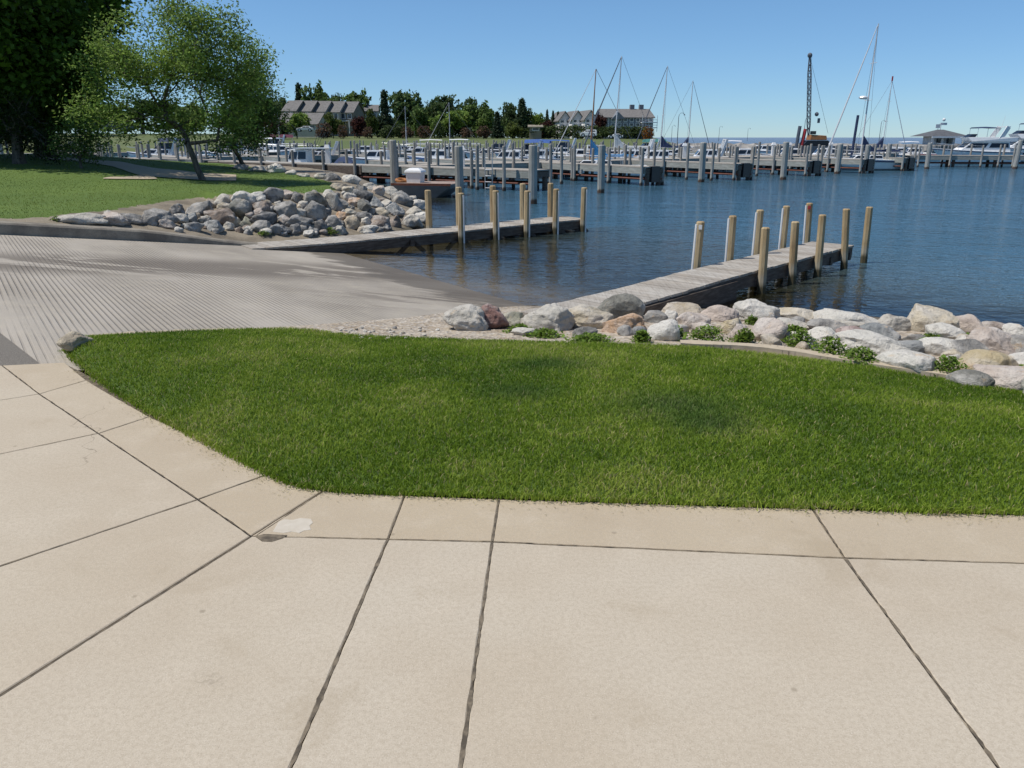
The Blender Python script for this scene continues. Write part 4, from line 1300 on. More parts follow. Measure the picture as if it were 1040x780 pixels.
# ================================================================== WEEDS
def weed(px, py, wpx, hpx, seed, label):
    g = ground(px, py + hpx * 0.4)
    dist = (g - Vector((0, 0, EYE))).length
    rx, hz = wpx / 2 * dist / FPX, 0.72 * hpx * dist / FPX
    r_ = np.random.default_rng(seed)
    n_ = int(260 + 9 * wpx)
    L = 0.022 + 0.02 * r_.random(n_)
    u = r_.normal(0, 0.42, (n_, 2))
    x, y = u[:, 0] * rx, u[:, 1] * min(rx, 0.22)
    z = r_.random(n_) ** 0.8 * hz * np.exp(-1.1 * (u ** 2).sum(1))
    P = np.stack([x, y, z], 1)
    th, ti = r_.random(n_) * 2 * np.pi, r_.uniform(-0.3, 0.9, n_)
    A = np.stack([np.cos(th) * np.cos(ti), np.sin(th) * np.cos(ti), np.sin(ti)], 1)
    B = np.stack([-np.sin(th), np.cos(th), r_.normal(0, 0.3, n_)], 1)
    V = np.stack([P - A * L[:, None] * 0.1, P + A * L[:, None] * .5 + B * L[:, None] * .38, P + A * L[:, None], P + A * L[:, None] * .5 - B * L[:, None] * .38], 1).reshape(-1, 3)
    F = np.arange(4 * n_).reshape(-1, 4)
    base = np.array([.125, .215, .035])
    C = base * (0.45 + 0.9 * r_.random((n_, 1))) * np.array([1, 1, 1]) + np.array([.05, .04, 0]) * r_.random((n_, 1))
    o = empty('weed_clump', g, 0, label, 'weed', 'weed clumps among the near boulders')
    link('foliage', np_mesh('foliage', V, F, {'tint': C.repeat(4, axis=0)}), M['leaf'], o)
    mb = MB()
    rr = random.Random(seed)
    for _ in range(9):
        a, b = rr.gauss(0, .35) * rx, rr.gauss(0, .3) * min(rx, .2)
        mb.tube([(0, 0, -0.03), (a, b, hz * .4), (a * 1.1, b * 1.1, hz * .75)], [.003, .0025, .0015], 5)
    mb.build('stem', M['stalk'], o)
n = NT('weed_stalk')
M['stalk'] = n.done((0.09, 0.13, 0.04, 1), 0.7)
for i, (x, y, w, h, lab) in enumerate([
    (552, 338, 40, 10, 'low leafy weeds before the lumpy pale boulder'), (600, 343, 46, 9, 'low weeds at the grass under the cream boulder'), (652, 341, 20, 16, 'weed tuft left of the round cream-white boulder'),
    (684, 336, 26, 20, 'dark green weed clump right of the round cream-white boulder'), (717, 338, 46, 26, 'bushy weeds under the long pale pink boulder'), (756, 340, 24, 20, 'weed clump left of the rounded pinkish-tan boulder'),
    (764, 325, 14, 12, 'small weed tuft below the cracked white boulder'), (812, 343, 34, 22, 'weeds around the whitish rounded stone, right of the pinkish-tan boulder'), (842, 352, 42, 28, 'largest bushy weed clump at the lawn edging'),
    (873, 361, 42, 22, 'weeds at the foot of the long rough white boulder'), (962, 372, 40, 26, 'round bright weed clump left of the yellow egg-shaped boulder'), (806, 334, 26, 9, 'weeds behind the whitish rounded stone'),
    (890, 345, 26, 10, 'weeds below the pale blue-grey boulder'), (937, 348, 16, 14, 'weed tuft beside the dark blue-grey boulder'), (982, 343, 18, 8, 'small weeds under the pink granite boulder'), (1030, 375, 22, 10, 'weeds at the right edge above the flat pink boulder'),
    (528, 333, 26, 12, 'weeds between the reddish-brown and greenish boulders'), (948, 341, 16, 8, 'tiny weed tuft under the grey-white boulder')]):
    weed(x, y, w, h, 100 + i, lab)
for i, (x, y, w, h, lab) in enumerate([(58 + 0, 222, 10, 5, 'small weed beside the long low pale slab rock'), (335, 234, 14, 8, 'weeds growing among the riprap above the left dock'), (268, 236, 12, 6, 'weeds between stones on the kerb')]):
    weed(x, y, w, h, 180 + i, lab)

# ================================================================== THE TWO LAUNCH DOCKS
def dock(name, label, path, width, posts, side_sign):
    """path: list of deck centre points (x, y, z); posts: list of (x, y, ztop, radius, lean, sticker)"""
    P_ = [Vector(p) for p in path]
    root = empty(name, P_[0], 0, label, 'dock', 'launch docks at the ramp')
    O = P_[0]
    rr = random.Random(3)
    deck, side, sub = MB(), MB(), MB()
    for a, b in zip(P_[:-1], P_[1:]):
        d = b - a
        L = d.length
        t = d.normalized()
        m = max(1, int(L / 0.145))
        sidev = Vector((t.y, -t.x, 0)).normalized()
        up_ = sidev.cross(t).normalized()
        if up_.z < 0: up_ = -up_
        rot = Matrix((t, -sidev, up_)).transposed()
        for i in range(m):
            deck.cur = rr.random()
            c = a + d * ((i + 0.5) / m) - O
            deck.box(c + Vector((0, 0, -0.02 + rr.uniform(-.002, .002))) + sidev * rr.uniform(-.008, .008), (L / m - 0.009, width + rr.uniform(-.012, .012), 0.038), rot=rot)
        for sgn in (-1, 1):
            side.beam(a - O + sidev * sgn * (width / 2 - 0.035) + Vector((0, 0, -0.145)), b - O + sidev * sgn * (width / 2 - 0.035) + Vector((0, 0, -0.145)), 0.05, 0.20)
        side.beam(a - O + Vector((0, 0, -0.145)), b - O + Vector((0, 0, -0.145)), 0.05, 0.19)
    deck.build('deck', M['deck'], root)
    side.build('stringer', M['timber'], root)
    for k, (x, y, zt, rad, lean, st, strip) in enumerate(posts):
        mb = MB()
        zb = -2.2
        q = Vector((x, y, 0)) - O
        pts, rads = [], []
        for j in range(9):
            z = zb + (zt - zb) * j / 8
            pts.append((q.x + lean[0] * (z - WATER), q.y + lean[1] * (z - WATER), z - O.z))
            rads.append(rad * (1.06 - 0.08 * j / 8 + rr.uniform(-.015, .015)))
        pts.append((q.x + lean[0] * (zt - WATER), q.y + lean[1] * (zt - WATER), zt + 0.018 - O.z))
        rads.append(rad * 0.78)
        mb.tube(pts, rads, 8)
        po = mb.build('post', M['pile'], root, smooth=False)
        if strip is not None:
            fb_ = MB()
            sv = Vector((strip[0], strip[1], 0)).normalized()
            a_, b_ = Vector(pts[3]) + sv * (rad * 1.0), Vector(pts[-2]) + sv * (rad * 1.0) - Vector((0, 0, .03))
            fb_.tube([a_, b_], [.022, .022], 8)
            fb_.build('fender_strip', M['white'], po)
        if st:
            sb = MB()
            top = Vector(pts[-2])
            cdir = (Vector((0, 0, 0)) - Vector((x, y, 0))).normalized()
            sb.box(top + cdir * (rad + 0.003) + Vector((0, 0, -0.07)), (0.055, 0.008, 0.075), rz=math.atan2(cdir.y, cdir.x) + math.pi / 2)
            sb.build('tag', M[st], po)
    return root, sub, O
# --- right dock: deck centre line at a fixed offset from the origin along its own direction
dd = Vector((0.684, 0.7295))
def onr(t, o, z=0.0): return Vector((dd.x * t + dd.y * o, dd.y * t - dd.x * o, z))
LDIR = Vector((0.802, 0.597)).normalized()
def solve_px(px, base, dr, z):
    lo_, hi_ = -20.0, 20.0
    for _ in range(50):
        k = (lo_ + hi_) / 2
        q = base + dr * k
        u = 520 + FPX * q.x / (q.y * CP - (z - EYE) * SP)
        if u < px: lo_ = k
        else: hi_ = k
    q = base + dr * k
    return q
posts = []
for i, (b, t) in enumerate(zip([(773, 298), (804, 283), (830, 276), (857, 270), (877, 267)], [(777, 232), (807, 226), (835, 219), (859, 213), (883, 211)])):
    g = G(*b, WATER)
    tp = atY(t[0], t[1], g.y)
    q = solve_px(b[0], Vector((onr(0, -5.672).x, onr(0, -5.672).y)), dd, WATER)
    tp = atY(t[0], t[1], q.y)
    posts.append((q.x, q.y, tp.z, 0.070, ((tp.x - q.x) * 0.8, rk.uniform(-.012, .012)), None, None))
for i, (b, t) in enumerate(zip([(707, 268), (741, 262), (768, 257), (795, 249), (820, 243)], [(712, 226), (744, 220), (772, 214), (799, 210), (822, 207)])):
    g = G(*b, -0.43)
    tp = atY(t[0], t[1], g.y)
    posts.append((g.x, g.y, tp.z, 0.070, ((tp.x - g.x) * 0.8, rk.uniform(-.015, .015)), {0: 'white', 4: 'red'}.get(i), (-0.95, -0.2)))
pr = [onr(7.2, -6.18, -0.50), onr(9.2, -6.18, -0.485), onr(11.0, -6.18, -0.445), onr(13.4, -6.18, -0.435), onr(15.95, -6.18, -0.42)]
root, sub, O = dock('launch_dock', 'grey plank dock with ten tan posts at the right of the ramp', pr, 0.84, posts, 1)
sk = MB()                                     # dark skirt boards on the landward half, below the right edge
a_, b_ = onr(7.4, -5.74, -0.60), onr(11.2, -5.74, -0.64)
sk.beam(a_ - O + Vector((0, 0, -.13)), b_ - O + Vector((0, 0, -.05)), 0.04, 0.34)
sk.build('skirt_board', M['timber'], root)
for t_ in (11.9, 13.4, 14.9, 15.8):
    bm_ = MB()
    bm_.beam(onr(t_, -6.6, -0.62) - O, onr(t_, -5.74, -0.62) - O, 0.09, 0.15)
    bm_.build('cross_beam', M['timber'], root)
# --- left dock
posts = []
nb = Vector((-1.2, 18.93)) 
LN = Vector((LDIR.y, -LDIR.x))
fb = nb - LN * 1.12
STRIP = (0.75, -0.65)
for px, zt in ((469, .34), (504, .36), (535, .32), (564, .33), (592, .33)):
    q = solve_px(px, nb, LDIR, WATER)
    posts.append((q.x, q.y, zt, 0.080, (rk.uniform(-.01, .01), 0), None, STRIP))
STRIP = None
for px, zt in ((436, .36), (466.5, .40), (501, .40), (531, .42), (559, .40)):
    q = solve_px(px, fb, LDIR, -0.5)
    posts.append((q.x, q.y, zt, 0.080, (rk.uniform(-.01, .01), 0), None, STRIP))
def onl(k, w, z): return Vector((nb.x + LDIR.x * k - LN.x * w, nb.y + LDIR.y * k - LN.y * w, z))
pl_ = [onl(-5.0, .58, -0.545), onl(-3.2, .58, -0.565), onl(0.0, .58, -0.53), onl(2.0, .58, -0.50), onl(4.05, .58, -0.475)]
root, sub, O = dock('launch_dock', 'weathered plank dock with ten posts between the ramp and the riprap', pl_, 1.0, posts, 1)
for k in (-1.3, 0.0, 1.05, 2.1, 3.1, 3.9):
    bm_ = MB()
    bm_.beam(onl(k, .05, -0.72) - O, onl(k, 1.1, -0.72) - O, 0.09, 0.14)
    bm_.beam(onl(k - .35, .12, -0.95) - O, onl(k, .12, -0.66) - O, 0.06, 0.09)
    bm_.beam(onl(k + .35, .12, -0.95) - O, onl(k, .12, -0.66) - O, 0.06, 0.09)
    bm_.build('brace', M['timber'], root)

# ================================================================== TREES
def leafquads(C, n_each, spread, size, rng, base, var, droop=0.0, aspect=0.5, cl=None):
    """leaf-sized faces scattered round the cluster points C"""
    m = len(C)
    P = np.repeat(C, n_each, axis=0) + rng.normal(0, 1, (m * n_each, 3)) * (spread * np.array([1, 1, 0.75]))
    n_ = len(P)
    th, ti = rng.random(n_) * 2 * np.pi, rng.normal(-droop, 0.55, n_)
    A = np.stack([np.cos(th) * np.cos(ti), np.sin(th) * np.cos(ti), np.sin(ti)], 1)
    ro = rng.normal(0, 0.9, n_)
    B0 = np.stack([-np.sin(th), np.cos(th), np.zeros(n_)], 1)
    N0 = np.cross(A, B0)
    B = B0 * np.cos(ro)[:, None] + N0 * np.sin(ro)[:, None]
    L = (size * rng.uniform(0.65, 1.3, n_))[:, None]
    V = np.stack([P - A * L * .5, P + B * L * aspect * .5, P + A * L * .5, P - B * L * aspect * .5], 1).reshape(-1, 3)
    F = np.arange(4 * n_).reshape(-1, 4)
    cv = rng.normal(0, 1, m) if cl is None else cl
    k = np.clip(1 + var * np.repeat(cv, n_each) * 0.45 + var * rng.normal(0, 0.35, n_), 0.35, 2.0)[:, None]
    ye = np.clip(np.repeat(cv, n_each) * .3 + rng.random(n_) * .5, 0, 1)[:, None]
    col_ = np.array(base) * k + np.array([.018, .012, 0]) * ye
    return V, F, np.repeat(col_, 4, axis=0)
def grow(tips, top, r0, rr, sag=0.0):
    """limbs from the trunk top out to every tip: each joins the nearest limb already grown"""
    nodes = [(Vector(top), None)]
    use = []
    order = sorted(range(len(tips)), key=lambda i: (tips[i] - nodes[0][0]).length)
    kids = []
    for i in order:
        t = tips[i]
        j = min(range(len(nodes)), key=lambda q: (nodes[q][0] - t).length + (0.25 * (nodes[q][0] - nodes[0][0]).length))
        a = nodes[j][0]
        mseg = max(1, min(4, int((t - a).length / 0.55)))
        prev = j
        for s_ in range(1, mseg + 1):
            f = s_ / mseg
            p = a.lerp(t, f) + Vector((rr.gauss(0, .05), rr.gauss(0, .05), .10 * math.sin(math.pi * f))) * (t - a).length * (0.6 if s_ < mseg else 0)
            nodes.append((p, prev))
            prev = len(nodes) - 1
    cnt = [1.0] * len(nodes)
    for i in range(len(nodes) - 1, 0, -1): cnt[nodes[i][1]] += cnt[i]
    tot = cnt[0]
    rad = [max(0.006, r0 * (c / tot) ** 0.56) for c in cnt]
    mb = MB()
    for i in range(1, len(nodes)):
        j = nodes[i][1]
        ra = min(rad[j], rad[i] * 1.5)
        mb.tube([nodes[j][0], nodes[i][0]], [ra, rad[i]], 6 if rad[i] > .02 else 4, cap=False)
    return mb
def tree(base, blobs, ntips, n_each, spread, leaf, colr, trunk_r, seed, label, name='shade_tree', var=0.5, top_px=None, lean=0.0, droop=0.0, aspect=0.5, gap=0.0, group=None, flare=1.35, cat='tree', deep=0.65):
    rng = np.random.default_rng(seed)
    rr = random.Random(seed)
    Y = base.y
    tips = []
    w_ = np.array([b[2] * b[3] for b in blobs], float)
    w_ /= w_.sum()
    tries = 0
    while len(tips) < ntips and tries < ntips * 30:
        tries += 1
        b = blobs[rng.choice(len(blobs), p=w_)]
        d = rng.normal(0, 1, 3)
        d *= rng.random() ** 0.42 / np.linalg.norm(d)
        c = atY(b[0], b[1], Y)
        sc = (c - Vector((0, 0, EYE))).length / FPX
        dep = (b[4] if len(b) > 4 else deep * (b[2] + b[3])) * sc
        p = Vector((c.x + d[0] * b[2] * sc, c.y + d[1] * dep, c.z + d[2] * b[3] * sc))
        if noise.noise(p * 0.9 + Vector((seed, 0, 0))) < gap: continue
        tips.append(p - base)
    tp = Vector((lean, 0, 0)) + Vector((0, 0, (atY(*top_px, Y).z - base.z)))
    o = empty(name, base, 0, label, cat, group)
    mb = grow(tips, tp, trunk_r, rr)
    pts = [Vector((0, 0, -0.25)), Vector((0.0, 0, 0.02)), tp * 0.25 + Vector((rr.uniform(-.03, .03), 0, 0)), tp * 0.6 + Vector((rr.uniform(-.05, .05), 0, 0)), tp]
    mb.tube(pts, [trunk_r * flare * 1.15, trunk_r * flare, trunk_r * 1.08, trunk_r * 1.0, trunk_r * .95], 12)
    mb.build('trunk', M['bark'], o, smooth=True)
    C = np.array([tuple(t) for t in tips])
    # clusters also strung along the outer third of each limb
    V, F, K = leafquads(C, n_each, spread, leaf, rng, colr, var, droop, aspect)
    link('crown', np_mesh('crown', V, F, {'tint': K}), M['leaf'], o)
    return o
tree(hitpen(206, 183), [(175, 45, 55, 42), (130, 78, 46, 34), (112, 110, 32, 26), (215, 60, 42, 42), (252, 85, 26, 34), (180, 100, 62, 36), (228, 115, 34, 30), (140, 126, 42, 14), (200, 112, 40, 18), (185, 85, 40, 25), (165, 12, 24, 14), (198, 22, 34, 18) , (122, 62, 18, 20), (268, 100, 12, 20)],
     360, 92, 0.23, 0.11, (.185, .275, .060), 0.088, 21, 'feathery young green tree with a single slim trunk standing by the footpath', top_px=(195, 146), lean=-0.34, gap=-0.07, flare=1.2, var=0.55, droop=0.2, aspect=0.42)
tree(hitpen(249, 171), [(250, 108, 28, 38), (262, 92, 18, 26), (238, 140, 28, 14), (270, 120, 12, 16), (245, 75, 20, 22)], 150, 95, 0.27, 0.12, (.090, .150, .032), 0.085, 22, 'darker leaning tree behind the feathery tree, nearer the grey dock', top_px=(240, 150), lean=-0.42, gap=-0.2)
tree(hitpen(47, 160), [(15, 20, 64, 60), (46, 62, 38, 46), (-8, 85, 60, 42), (64, 50, 16, 34), (52, 98, 22, 20), (5, 108, 56, 18), (-45, 40, 60, 70), (20, -50, 70, 55), (-60, 100, 50, 35), (66, 82, 14, 18)],
     900, 100, 0.34, 0.20, (.080, .150, .018), 0.30, 23, 'large dense dark green maple casting a wide shadow on the lawn', top_px=(46, 115), gap=-0.45, var=0.45, aspect=0.8, name='maple_tree', deep=1.1)
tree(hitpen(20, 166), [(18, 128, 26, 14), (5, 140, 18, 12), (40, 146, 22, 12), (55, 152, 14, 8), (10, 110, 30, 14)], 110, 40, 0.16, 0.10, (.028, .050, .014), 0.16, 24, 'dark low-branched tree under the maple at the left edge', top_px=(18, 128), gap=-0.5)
tree(hitpen(83, 171), [(80, 142, 20, 18), (96, 132, 14, 14), (70, 152, 14, 12), (94, 152, 12, 12), (82, 126, 12, 8)], 90, 50, 0.14, 0.085, (.12, .19, .045), 0.04, 25, 'small bushy sapling between the maple and the footpath', top_px=(82, 160), gap=-0.6, name='sapling')

# trees on the far shore: a few crowns, copied
def proto_tree(name, kind, seed, colr):
    rng = np.random.default_rng(seed)
    o = empty(name, (0, 0, -500))
    if kind == 'round':
        C = []
        bl = [(rng.normal(0, .22), rng.normal(0, .22), rng.uniform(.25, .78), rng.uniform(.20, .30)) for _ in range(12)]
        for b in bl:
            d = rng.normal(0, 1, (22, 3))
            d *= (rng.random((22, 1)) ** .33) / np.linalg.norm(d, axis=1)[:, None]
            C.append(np.array(b[:3]) + d * b[3] * np.array([1, 1, .9]))
        C = np.concatenate(C)
        C[:, 2] = np.clip(C[:, 2], 0.04, 1.0)
        V, F, K = leafquads(C, 14, .035, .075, rng, colr, .55, aspect=.8)
        tr = [(0, 0, -.05), (0, 0, .55)], [.03, .02]
    elif kind == 'shrub':
        C = rng.normal(0, 1, (60, 3))
        C *= (rng.random((60, 1)) ** .33) / np.linalg.norm(C, axis=1)[:, None]
        C = C * np.array([.5, .5, .46]) + np.array([0, 0, .48])
        V, F, K = leafquads(C, 14, .07, .10, rng, colr, .5, aspect=.8)
        tr = [(0, 0, -.05), (0, 0, .5)], [.03, .02]
    else:
        C = []
        for _ in range(260):
            z = rng.random() ** 1.3
            r_ = .22 * (1 - z) * rng.uniform(.5, 1.1)
            a = rng.random() * 6.28
            C.append((r_ * math.cos(a), r_ * math.sin(a), .06 + .94 * z - .05 * r_))
        V, F, K = leafquads(np.array(C), 14, .026, .06, rng, colr, .4, droop=.3, aspect=.5)
        tr = [(0, 0, -.05), (0, 0, .9)], [.025, .006]
    mb = MB()
    mb.tube(*tr, 6)
    mb.build('trunk', M['bark'], o)
    link('crown', np_mesh('crown', V, F, {'tint': K}), M['leaf'], o)
    return o
PT = {
    'r1': proto_tree('deciduous_tree', 'round', 1, (.105, .165, .045)), 'r2': proto_tree('deciduous_tree', 'round', 2, (.085, .135, .048)), 'r3': proto_tree('deciduous_tree', 'round', 3, (.16, .235, .05)),
    'r4': proto_tree('deciduous_tree', 'round', 4, (.070, .112, .042)), 'c1': proto_tree('conifer_tree', 'cone', 5, (.042, .070, .042)), 'c2': proto_tree('conifer_tree', 'cone', 6, (.058, .090, .045)),
    'm1': proto_tree('maroon_tree', 'round', 7, (.065, .024, .022)), 's1': proto_tree('shrub', 'shrub', 8, (.105, .065, .045)), 's2': proto_tree('shrub', 'shrub', 9, (.050, .078, .026)), 's3': proto_tree('shrub', 'shrub', 10, (.20, .085, .020)), 'l1': proto_tree('deciduous_tree', 'round', 11, (.095, .125, .030))}
used = set()
def far_tree(kind, x0, x1, ytop, Y, label, group='trees along the far shore', ybase=None):
    src = PT[kind]
    o = src if kind not in used else copy_tree(src)
    used.add(kind)
    cx = (x0 + x1) / 2
    p = atY(cx, 130, Y)
    zb = fz(p.x, Y)
    if ybase is not None: zb = max(zb, atY(cx, ybase, Y).z)
    ht = atY(cx, ytop, Y).z - zb
    w = (x1 - x0) * math.hypot(p.x, Y) / FPX
    o.location = (p.x, Y, zb)
    s_ = w / (0.95 if src.name.startswith(('dec', 'mar')) else (1.0 if src.name.startswith('shr') else 0.46))
    o.scale = (s_, s_, ht)
    o.rotation_euler = (0, 0, rk.uniform(0, 6.28))
    tag(o, label, 'shrub' if kind[0] == 's' else 'tree', group)
T_ = [
    ('c1', 298, 314, 86, 225, 'dark spruce poking up behind the left end of the townhouses'), ('r1', 314, 339, 79, 222, 'tallest round tree behind the townhouses'), ('r2', 336, 352, 92, 225, 'tree behind the townhouses left of the broad round one'),
    ('r1', 347, 381, 87, 220, 'broad round tree behind the right end of the townhouses'), ('r2', 250, 284, 96, 215, 'dark tree behind the roofs, left of the townhouses'), ('r4', 280, 300, 99, 228, 'tree top over the leftmost townhouse roof'),
    ('r3', 291, 311, 111, 168, 'bright green round tree before the low grey-roofed house'), ('m1', 356, 373, 115, 172, 'maroon tree in front of the townhouse row\'s right end'), ('l1', 371, 384, 108, 176, 'slim yellow-green tree right of the maroon tree'),
    ('c1', 382, 401, 93, 178, 'big dark spruce right of the townhouses'), ('r2', 398, 434, 88, 190, 'tallest broad dark tree right of the big spruce'), ('r1', 418, 440, 104, 184, 'rounded tree beside the tallest broad dark tree'),
    ('r2', 430, 452, 99, 195, 'tree between the tall broad tree and the pale green dome'), ('r4', 443, 472, 96, 200, 'dark tree behind the pale green dome tree'), ('r3', 447, 473, 108, 178, 'pale green dome-shaped tree'),
    ('r2', 467, 485, 96, 205, 'flat-topped dark tree right of the pale green dome'), ('r1', 477, 507, 100, 188, 'large mid green tree with a ragged top'), ('c1', 498, 512, 114, 176, 'small dark spruce before the ragged mid green tree'),
    ('r4', 506, 526, 104, 196, 'dark tree left of the twin-peaked conifer'), ('c2', 520, 540, 101, 190, 'twin-peaked dark conifer right of the woods'), ('r4', 526, 545, 110, 192, 'dark tree at the right end of the woods'),
    ('r3', 538, 556, 113, 194, 'bright tree at the tapering end of the woods'), ('c2', 552, 559, 112, 205, 'first little conifer left of the condominiums'), ('c2', 558, 565, 113, 205, 'second little conifer left of the condominiums'), ('c2', 563, 570, 114, 205, 'third little conifer left of the condominiums'),
    ('m1', 549, 566, 120, 172, 'maroon tree before the dark hedge'), ('m1', 600, 616, 113, 176, 'maroon tree between the pale and the dark condominium'), ('l1', 513, 529, 122, 168, 'yellow-green little tree before the woods'),
    ('r2', 230, 262, 100, 205, 'tree half hidden by the feathery tree'), ('m1', 262, 288, 119, 160, 'maroon tree left of the low grey-roofed house'), ('r1', 175, 215, 100, 210, 'far tree behind the feathery tree\'s middle'), ('r4', 120, 170, 100, 215, 'far tree behind the feathery tree\'s left side'),
    ('r2', 60, 120, 104, 190, 'far tree between the maple and the feathery tree'), ('r4', 0, 60, 100, 180, 'far tree behind the maple'),
    ('s1', 408, 419, 128, 168, 'reddish shrub below the tallest broad dark tree'), ('s1', 424, 438, 127, 168, 'wide reddish shrub on the far lawn left of the pale green dome'), ('s1', 468, 479, 129, 166, 'reddish shrub right of the pale green dome'),
    ('s1', 484, 498, 127, 166, 'reddish shrub below the ragged mid green tree'), ('s1', 320, 336, 124, 165, 'reddish shrub before the townhouses'), ('s1', 343, 353, 126, 163, 'small reddish shrub left of the maroon tree'), ('s1', 368, 378, 128, 165, 'small reddish shrub at the foot of the slim yellow-green tree'),
    ('s2', 535, 560, 126, 166, 'left block of the dark clipped hedge'), ('s2', 553, 580, 126, 165, 'second block of the dark clipped hedge'), ('s2', 574, 600, 126, 165, 'hedge block under the pale condominiums'), ('s2', 595, 618, 127, 164, 'hedge block behind the white van'),
    ('s2', 612, 634, 127, 166, 'hedge block under the dark condominium\'s left part'), ('s2', 628, 648, 127, 166, 'hedge block under the dark condominium\'s middle'), ('s2', 642, 658, 127, 166, 'hedge block under the dark condominium\'s right part'),
    ('s3', 652, 664, 127, 160, 'orange bush at the hedge\'s right end'), ('s2', 385, 400, 126, 168, 'green bush at the foot of the big spruce'), ('s2', 400, 418, 124, 170, 'green bush at the foot of the tallest broad dark tree'), ('s2', 440, 452, 122, 172, 'green bush left of the pale green dome'),
    ('s2', 276, 296, 126, 160, 'green bush before the low grey-roofed house'), ('l1', 330, 346, 112, 172, 'thin yellow-green tree in front of the townhouses'),
]
for t in T_: far_tree(*t)
# undergrowth between the trunks of the woods
for i in range(26):
    x = 384 + 6.9 * i + rk.uniform(-2, 2)
    w_ = rk.uniform(12, 19)
    far_tree('s2', x - w_ / 2, x + w_ / 2, rk.uniform(114, 122), rk.uniform(200, 212), 'dark bush filling the undergrowth between the trunks of the far woods', 'undergrowth of the far woods')

# ================================================================== HOUSES ON THE FAR SHORE
def house(name, x0, x1, yeave, yridge, ybase, Y, depth, rz, wall, roof, label, group=None, gable='front', wins=(2, 2), extra=None, cat='house'):
    """x0..x1: front wall, in the photo's pixels at distance Y"""
    a, b = atY(x0, yeave, Y), atY(x1, yeave, Y)
    w = (b - a).length
    zb = atY(x0, ybase, Y).z
    c = (a + b) / 2
    h, hr = a.z - zb, atY(x0, yridge, Y).z - zb
    o = empty(name, (c.x, c.y, zb), rz, label, cat, group)
    mb = MB()
    if gable == 'front':
        mb.loft([[(-w / 2, 0, -3), (w / 2, 0, -3), (w / 2, 0, h), (0, 0, hr - .05), (-w / 2, 0, h)], [(-w / 2, depth, -3), (w / 2, depth, -3), (w / 2, depth, h), (0, depth, hr - .05), (-w / 2, depth, h)]])
    else:
        mb.loft([[(-w / 2, 0, -3), (-w / 2, 0, h), (-w / 2, depth / 2, hr - .05), (-w / 2, depth, h), (-w / 2, depth, -3)], [(w / 2, 0, -3), (w / 2, 0, h), (w / 2, depth / 2, hr - .05), (w / 2, depth, h), (w / 2, depth, -3)]])
    mb.build('wall', M[wall], o)
    mb = MB()
    e, th = 0.35, 0.18
    if gable == 'front':
        sl = (hr - h) / (w / 2)
        for sg in (-1, 1):
            q = [(sg * (w / 2 + e), -e, h - sl * e), (0, -e, hr), (0, depth + e, hr), (sg * (w / 2 + e), depth + e, h - sl * e)]
            mb.loft([[p for p in q], [(p[0], p[1], p[2] + th) for p in q]])
    else:
        sl = (hr - h) / (depth / 2)
        for sg in (-1, 1):
            yy = depth / 2 + sg * (depth / 2 + e)
            q = [(-w / 2 - e, yy, h - sl * e), (-w / 2 - e, depth / 2, hr), (w / 2 + e, depth / 2, hr), (w / 2 + e, yy, h - sl * e)]
            mb.loft([[p for p in q], [(p[0], p[1], p[2] + th) for p in q]])
    ro = mb.build('roof', M[roof], o)
    nx, nz = wins
    for i in range(nx):
        for k in range(nz):
            x = -w / 2 + w * (i + .5) / nx
            z = h * (k + .55) / nz
            ww, wh = min(1.3, w / nx * .5), min(1.5, h / nz * .55)
            fm, pn = MB(), MB()
            fm.box((x, -.03, z), (ww + .25, .10, wh + .25))
            f_ = fm.build('window', M['trim'], o)
            pn.box((x, -.075, z), (ww, .04, wh))
            pn.build('pane', M['pane'], f_)
    if extra: extra(o, w, h, hr, depth, ro)
    return o
def porch(o, w, h, hr, depth, ro):
    mb = MB()
    mb.box((0, -.7, h * .48), (w * .7, 1.4, .15))
    for x in (-w * .33, w * .33): mb.box((x, -1.3, h * .24 - .5), (.16, .16, h * .5 + 1))
    mb.build('balcony', M['trim'], o)
TG = 'townhouses on the far slope'
for i, (x0, lab, wl) in enumerate([(287, 'leftmost gabled tan townhouse of the row', 'wall_tan'), (302, 'second gabled townhouse of the row from the left', 'wall_tan'), (316.5, 'middle gabled townhouse with cream walls above the grey-roofed house', 'wall_cream'), (331, 'fourth gabled townhouse of the row, cream walls', 'wall_cream'), (345, 'rightmost gabled townhouse of the row, tan walls', 'wall_tan')]):
    house('townhouse', x0, x0 + 13.5, 112.5 + 0.4 * i, 102 + 0.3 * i, 131, 196 + 1.2 * i, 8, R(-10), wl, 'roof', lab, TG, 'side', (2, 2), porch)
house('low_house', 280, 323, 126, 115, 134, 182, 8, R(-8), 'wall_cream', 'roof', 'low wide house with a plain grey roof before the townhouses', None, 'side', (4, 1))
house('long_house', 356, 383, 113, 106.5, 124, 216, 8, R(6), 'wall_cream', 'roof', 'long pale-roofed house right of the townhouses, among trees', None, 'side', (5, 1))
CG = 'pale condominiums at the water'
for i, (x0, lab) in enumerate([(568, 'leftmost pale grey gabled condominium'), (581, 'middle pale grey gabled condominium'), (594, 'pale grey gabled condominium nearest the dark one')]):
    house('condominium', x0, x0 + 12, 121.5 - .4 * i, 113.5 - .6 * i, 134, 200 - 3 * i, 10, R(10), 'wall_light', 'roof', lab, CG, 'front', (2, 3), porch)
